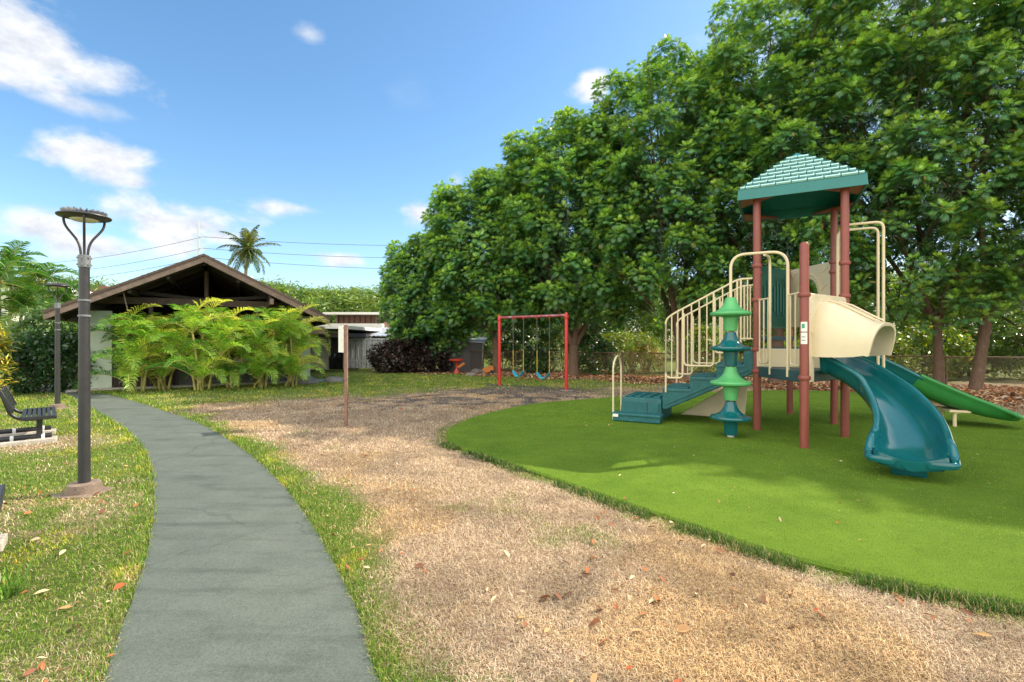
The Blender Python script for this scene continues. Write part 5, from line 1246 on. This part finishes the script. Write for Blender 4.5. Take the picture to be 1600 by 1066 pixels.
MB(p).obox(p + Vector((.22, -.05, .42)), Vector((.16, 0, .10)), (0, .1, 0), Vector((-.03, 0, .05))).build('seat', M['orange'], toy, bevel=.02)
p = at(762, 23.3, 0); cart = empty('toy_barrow', p, 'tipped yellow orange toy barrow on the leaf litter beside the forked trunk', 'toy cart')
MB(p).extrude([p + Vector((-.28, 0, .25)), p + Vector((.25, 0, .42)), p + Vector((.33, 0, .20)), p + Vector((-.10, 0, .04))], (0, .4, 0)).build('tray', M['orange'], cart, bevel=.02)
MB(p).tube([p + Vector((.2, -.03, .10)), p + Vector((.2, .05, .10))], .10, 14).build('wheel', M['blackbin'], cart)
for i, (px, py, s, lb) in enumerate(((745, 583, .28, 'dark boulder at the foot of the forked tree trunk'), (522, 597, .26, 'low dark stone lying in the far lawn, right of the palms'), (736, 587, .20, 'paler small stone left of the tipped toy barrow'), (478, 600, .34, 'dark flat stone at the foot of the rightmost palms'))):
    x, y = G(px, py); m = MB((x, y, 0)); q = rnd.uniform(0, 6)
    m.lathe((x, y, 0), [(s * 1.1, -.05), (s * 1.15, s * .2), (s * .95, s * .5), (s * .5, s * .75), (s * .1, s * .82)], 12)
    for v in m.v: k = 1 + .18 * math.sin(v.x * 9 + q) * math.cos(v.y * 11 + i); v.x = x + (v.x - x) * k * 1.2; v.y = y + (v.y - y) * k; v.z *= k
    tag(m.build('rock', M['stone'], None, 50), lb, 'rock')
x, y = G(497, 596); tag(MB((x, y, 0)).box(x - .55, x + .55, y - .35, y + .35, .01, .06).build('stepping_slab', M['metal_roof'], None, 35, .01), 'flat blue grey slab lying on the lawn at the end of the palms', 'slab')
# ------------------------------------------------------------------ chain link fence
def chain_fence(A, Bp, h, label, n_posts):
    A, Bp = Vx(A), Vx(Bp); d = Bp - A; Ln = d.length; d.normalize(); root = empty('chain_link_fence', A, label, 'fence')
    for i in range(n_posts + 1): q = A + d * (Ln * i / n_posts); MB(A).lathe(q, [(.028, -.1), (.028, h + .02), (.012, h + .04)], 10).build('post', M['rust_fence'], root)
    MB(A).tube([A + up * h, Bp + up * h], .021, 8).build('rail', M['rust_fence'], root)
    m = MB(A); st = .075; nx = int((Ln + h) / st)
    for i in range(nx):
        for sg in (0, 1):
            u0 = -h + i * st; u1 = u0 + h; z0, z1 = (.03, h) if sg == 0 else (h, .03)
            a, b = max(u0, 0), min(u1, Ln)
            if b - a < .05: continue
            za = z0 + (z1 - z0) * (a - u0) / h; zb2 = z0 + (z1 - z0) * (b - u0) / h
            m.tube([A + d * a + up * za, A + d * b + up * zb2], .0032, 3, False)
    m.build('wire_mesh', M['rust_fence'], root, 0)
nf = Vector((.47, .88, 0))
fA = (ROW0 + ROWD * 1.0 + np.array([.47, .88]) * 1.2); fB = (ROW0 + ROWD * 9.0 + np.array([.47, .88]) * 1.0); fC = (ROW0 + ROWD * 26.0 + np.array([.47, .88]) * .45)
chain_fence((-2.2, 25.2), fB, 1.07, 'far stretch of rusty chain link fence behind the swing', 4)
chain_fence(fB, fC, 1.07, 'near stretch of rusty chain link fence behind the slides', 6)
# rail fence at the left, sloping lawn beyond, house
p = at(25, 20.5, 0); rf = empty('rail_fence', p, 'white two rail fence behind the croton at the far left', 'fence')
xa, xb = at(-10, 20.5, 0).x, at(42, 20.5, 0).x
for i in range(3): x = xa + (xb - xa) * i / 2; MB(p).box(x - .05, x + .05, 20.45, 20.55, 0, 1.15).build('post', M['metal_roof'], rf)
for z in (.55, 1.02): MB(p).box(xa, xb, 20.42, 20.45, z - .06, z + .06).build('rail', M['metal_roof'], rf)
p = at(-12, 32, 0); h2 = empty('white_house', p, 'white house with a pale overhanging roof cut off by the left edge', 'building')
MB(p).box(at(-90, 32, 0).x, at(10, 32, 0).x, 32, 38, 0, zz_at(455, 32)).build('wall', M['white_trim'], h2)
MB(p).extrude([at(-100, 31.3, zz_at(440, 31)), at(24, 31.3, zz_at(455, 31)), at(24, 31.3, zz_at(450, 31)), at(-30, 31.3, zz_at(432, 31)), at(-100, 31.3, zz_at(425, 31))], (0, 7.5, 0)).build('roof', M['white_trim'], h2)
MB(p).box(at(-25, 32, 0).x, at(2, 32, 0).x, 31.95, 32, zz_at(500, 32), zz_at(470, 32)).build('window', M['grey_dark'], h2)
# neighbour roof behind the pavilion eave
p = at(150, 42, 0); h3 = empty('distant_house', p, 'distant house with a red brown roof, just above the left end of the pavilion roof', 'building')
MB(p).box(p.x - 3, p.x + 3, 42, 47, 0, zz_at(462, 42)).build('wall', M['cream_wall'], h3)
MB(p).extrude([(p.x - 3.4, 41.7, zz_at(463, 42)), (p.x + 3.4, 41.7, zz_at(463, 42)), (p.x + 1, 41.7, zz_at(447, 42)), (p.x - 1, 41.7, zz_at(447, 42))], (0, 6, 0)).build('roof', M['red_wood'], h3)
# utility pole and lines
pp = at(310, 62, 0); up_ = empty('utility_pole', pp, 'thin utility pole behind the pavilion ridge carrying three lines', 'utility pole')
zt = zz_at(345, 62)
MB(pp).lathe(pp, [(.16, -.1), (.10, zt)], 10).build('pole', M['galv'], up_)
ys = (368, 387)
for py, py2, pyr in ((370, 412, 378), (388, 428, 398), (402, 440, 417)):
    z = zz_at(py, 62); arm = MB(pp).beam(pp + Vector((0, 0, z)), pp + Vector((1.1, 0, z - .1)), .06, .06).build('insulator_arm', M['galv'], up_)
    for tgt in (at(60, 75, zz_at(py2, 75)), at(760, 70, zz_at(pyr + 4, 70))):
        a = pp + Vector((.6, 0, z)); pts = []
        for i in range(17): t = i / 16; q = a.lerp(tgt, t); q.z -= 1.1 * 4 * t * (1 - t) * .5; pts.append(q)
        MB(pp).tube(pts, .028, 5).build('cable', M['wire'], arm)
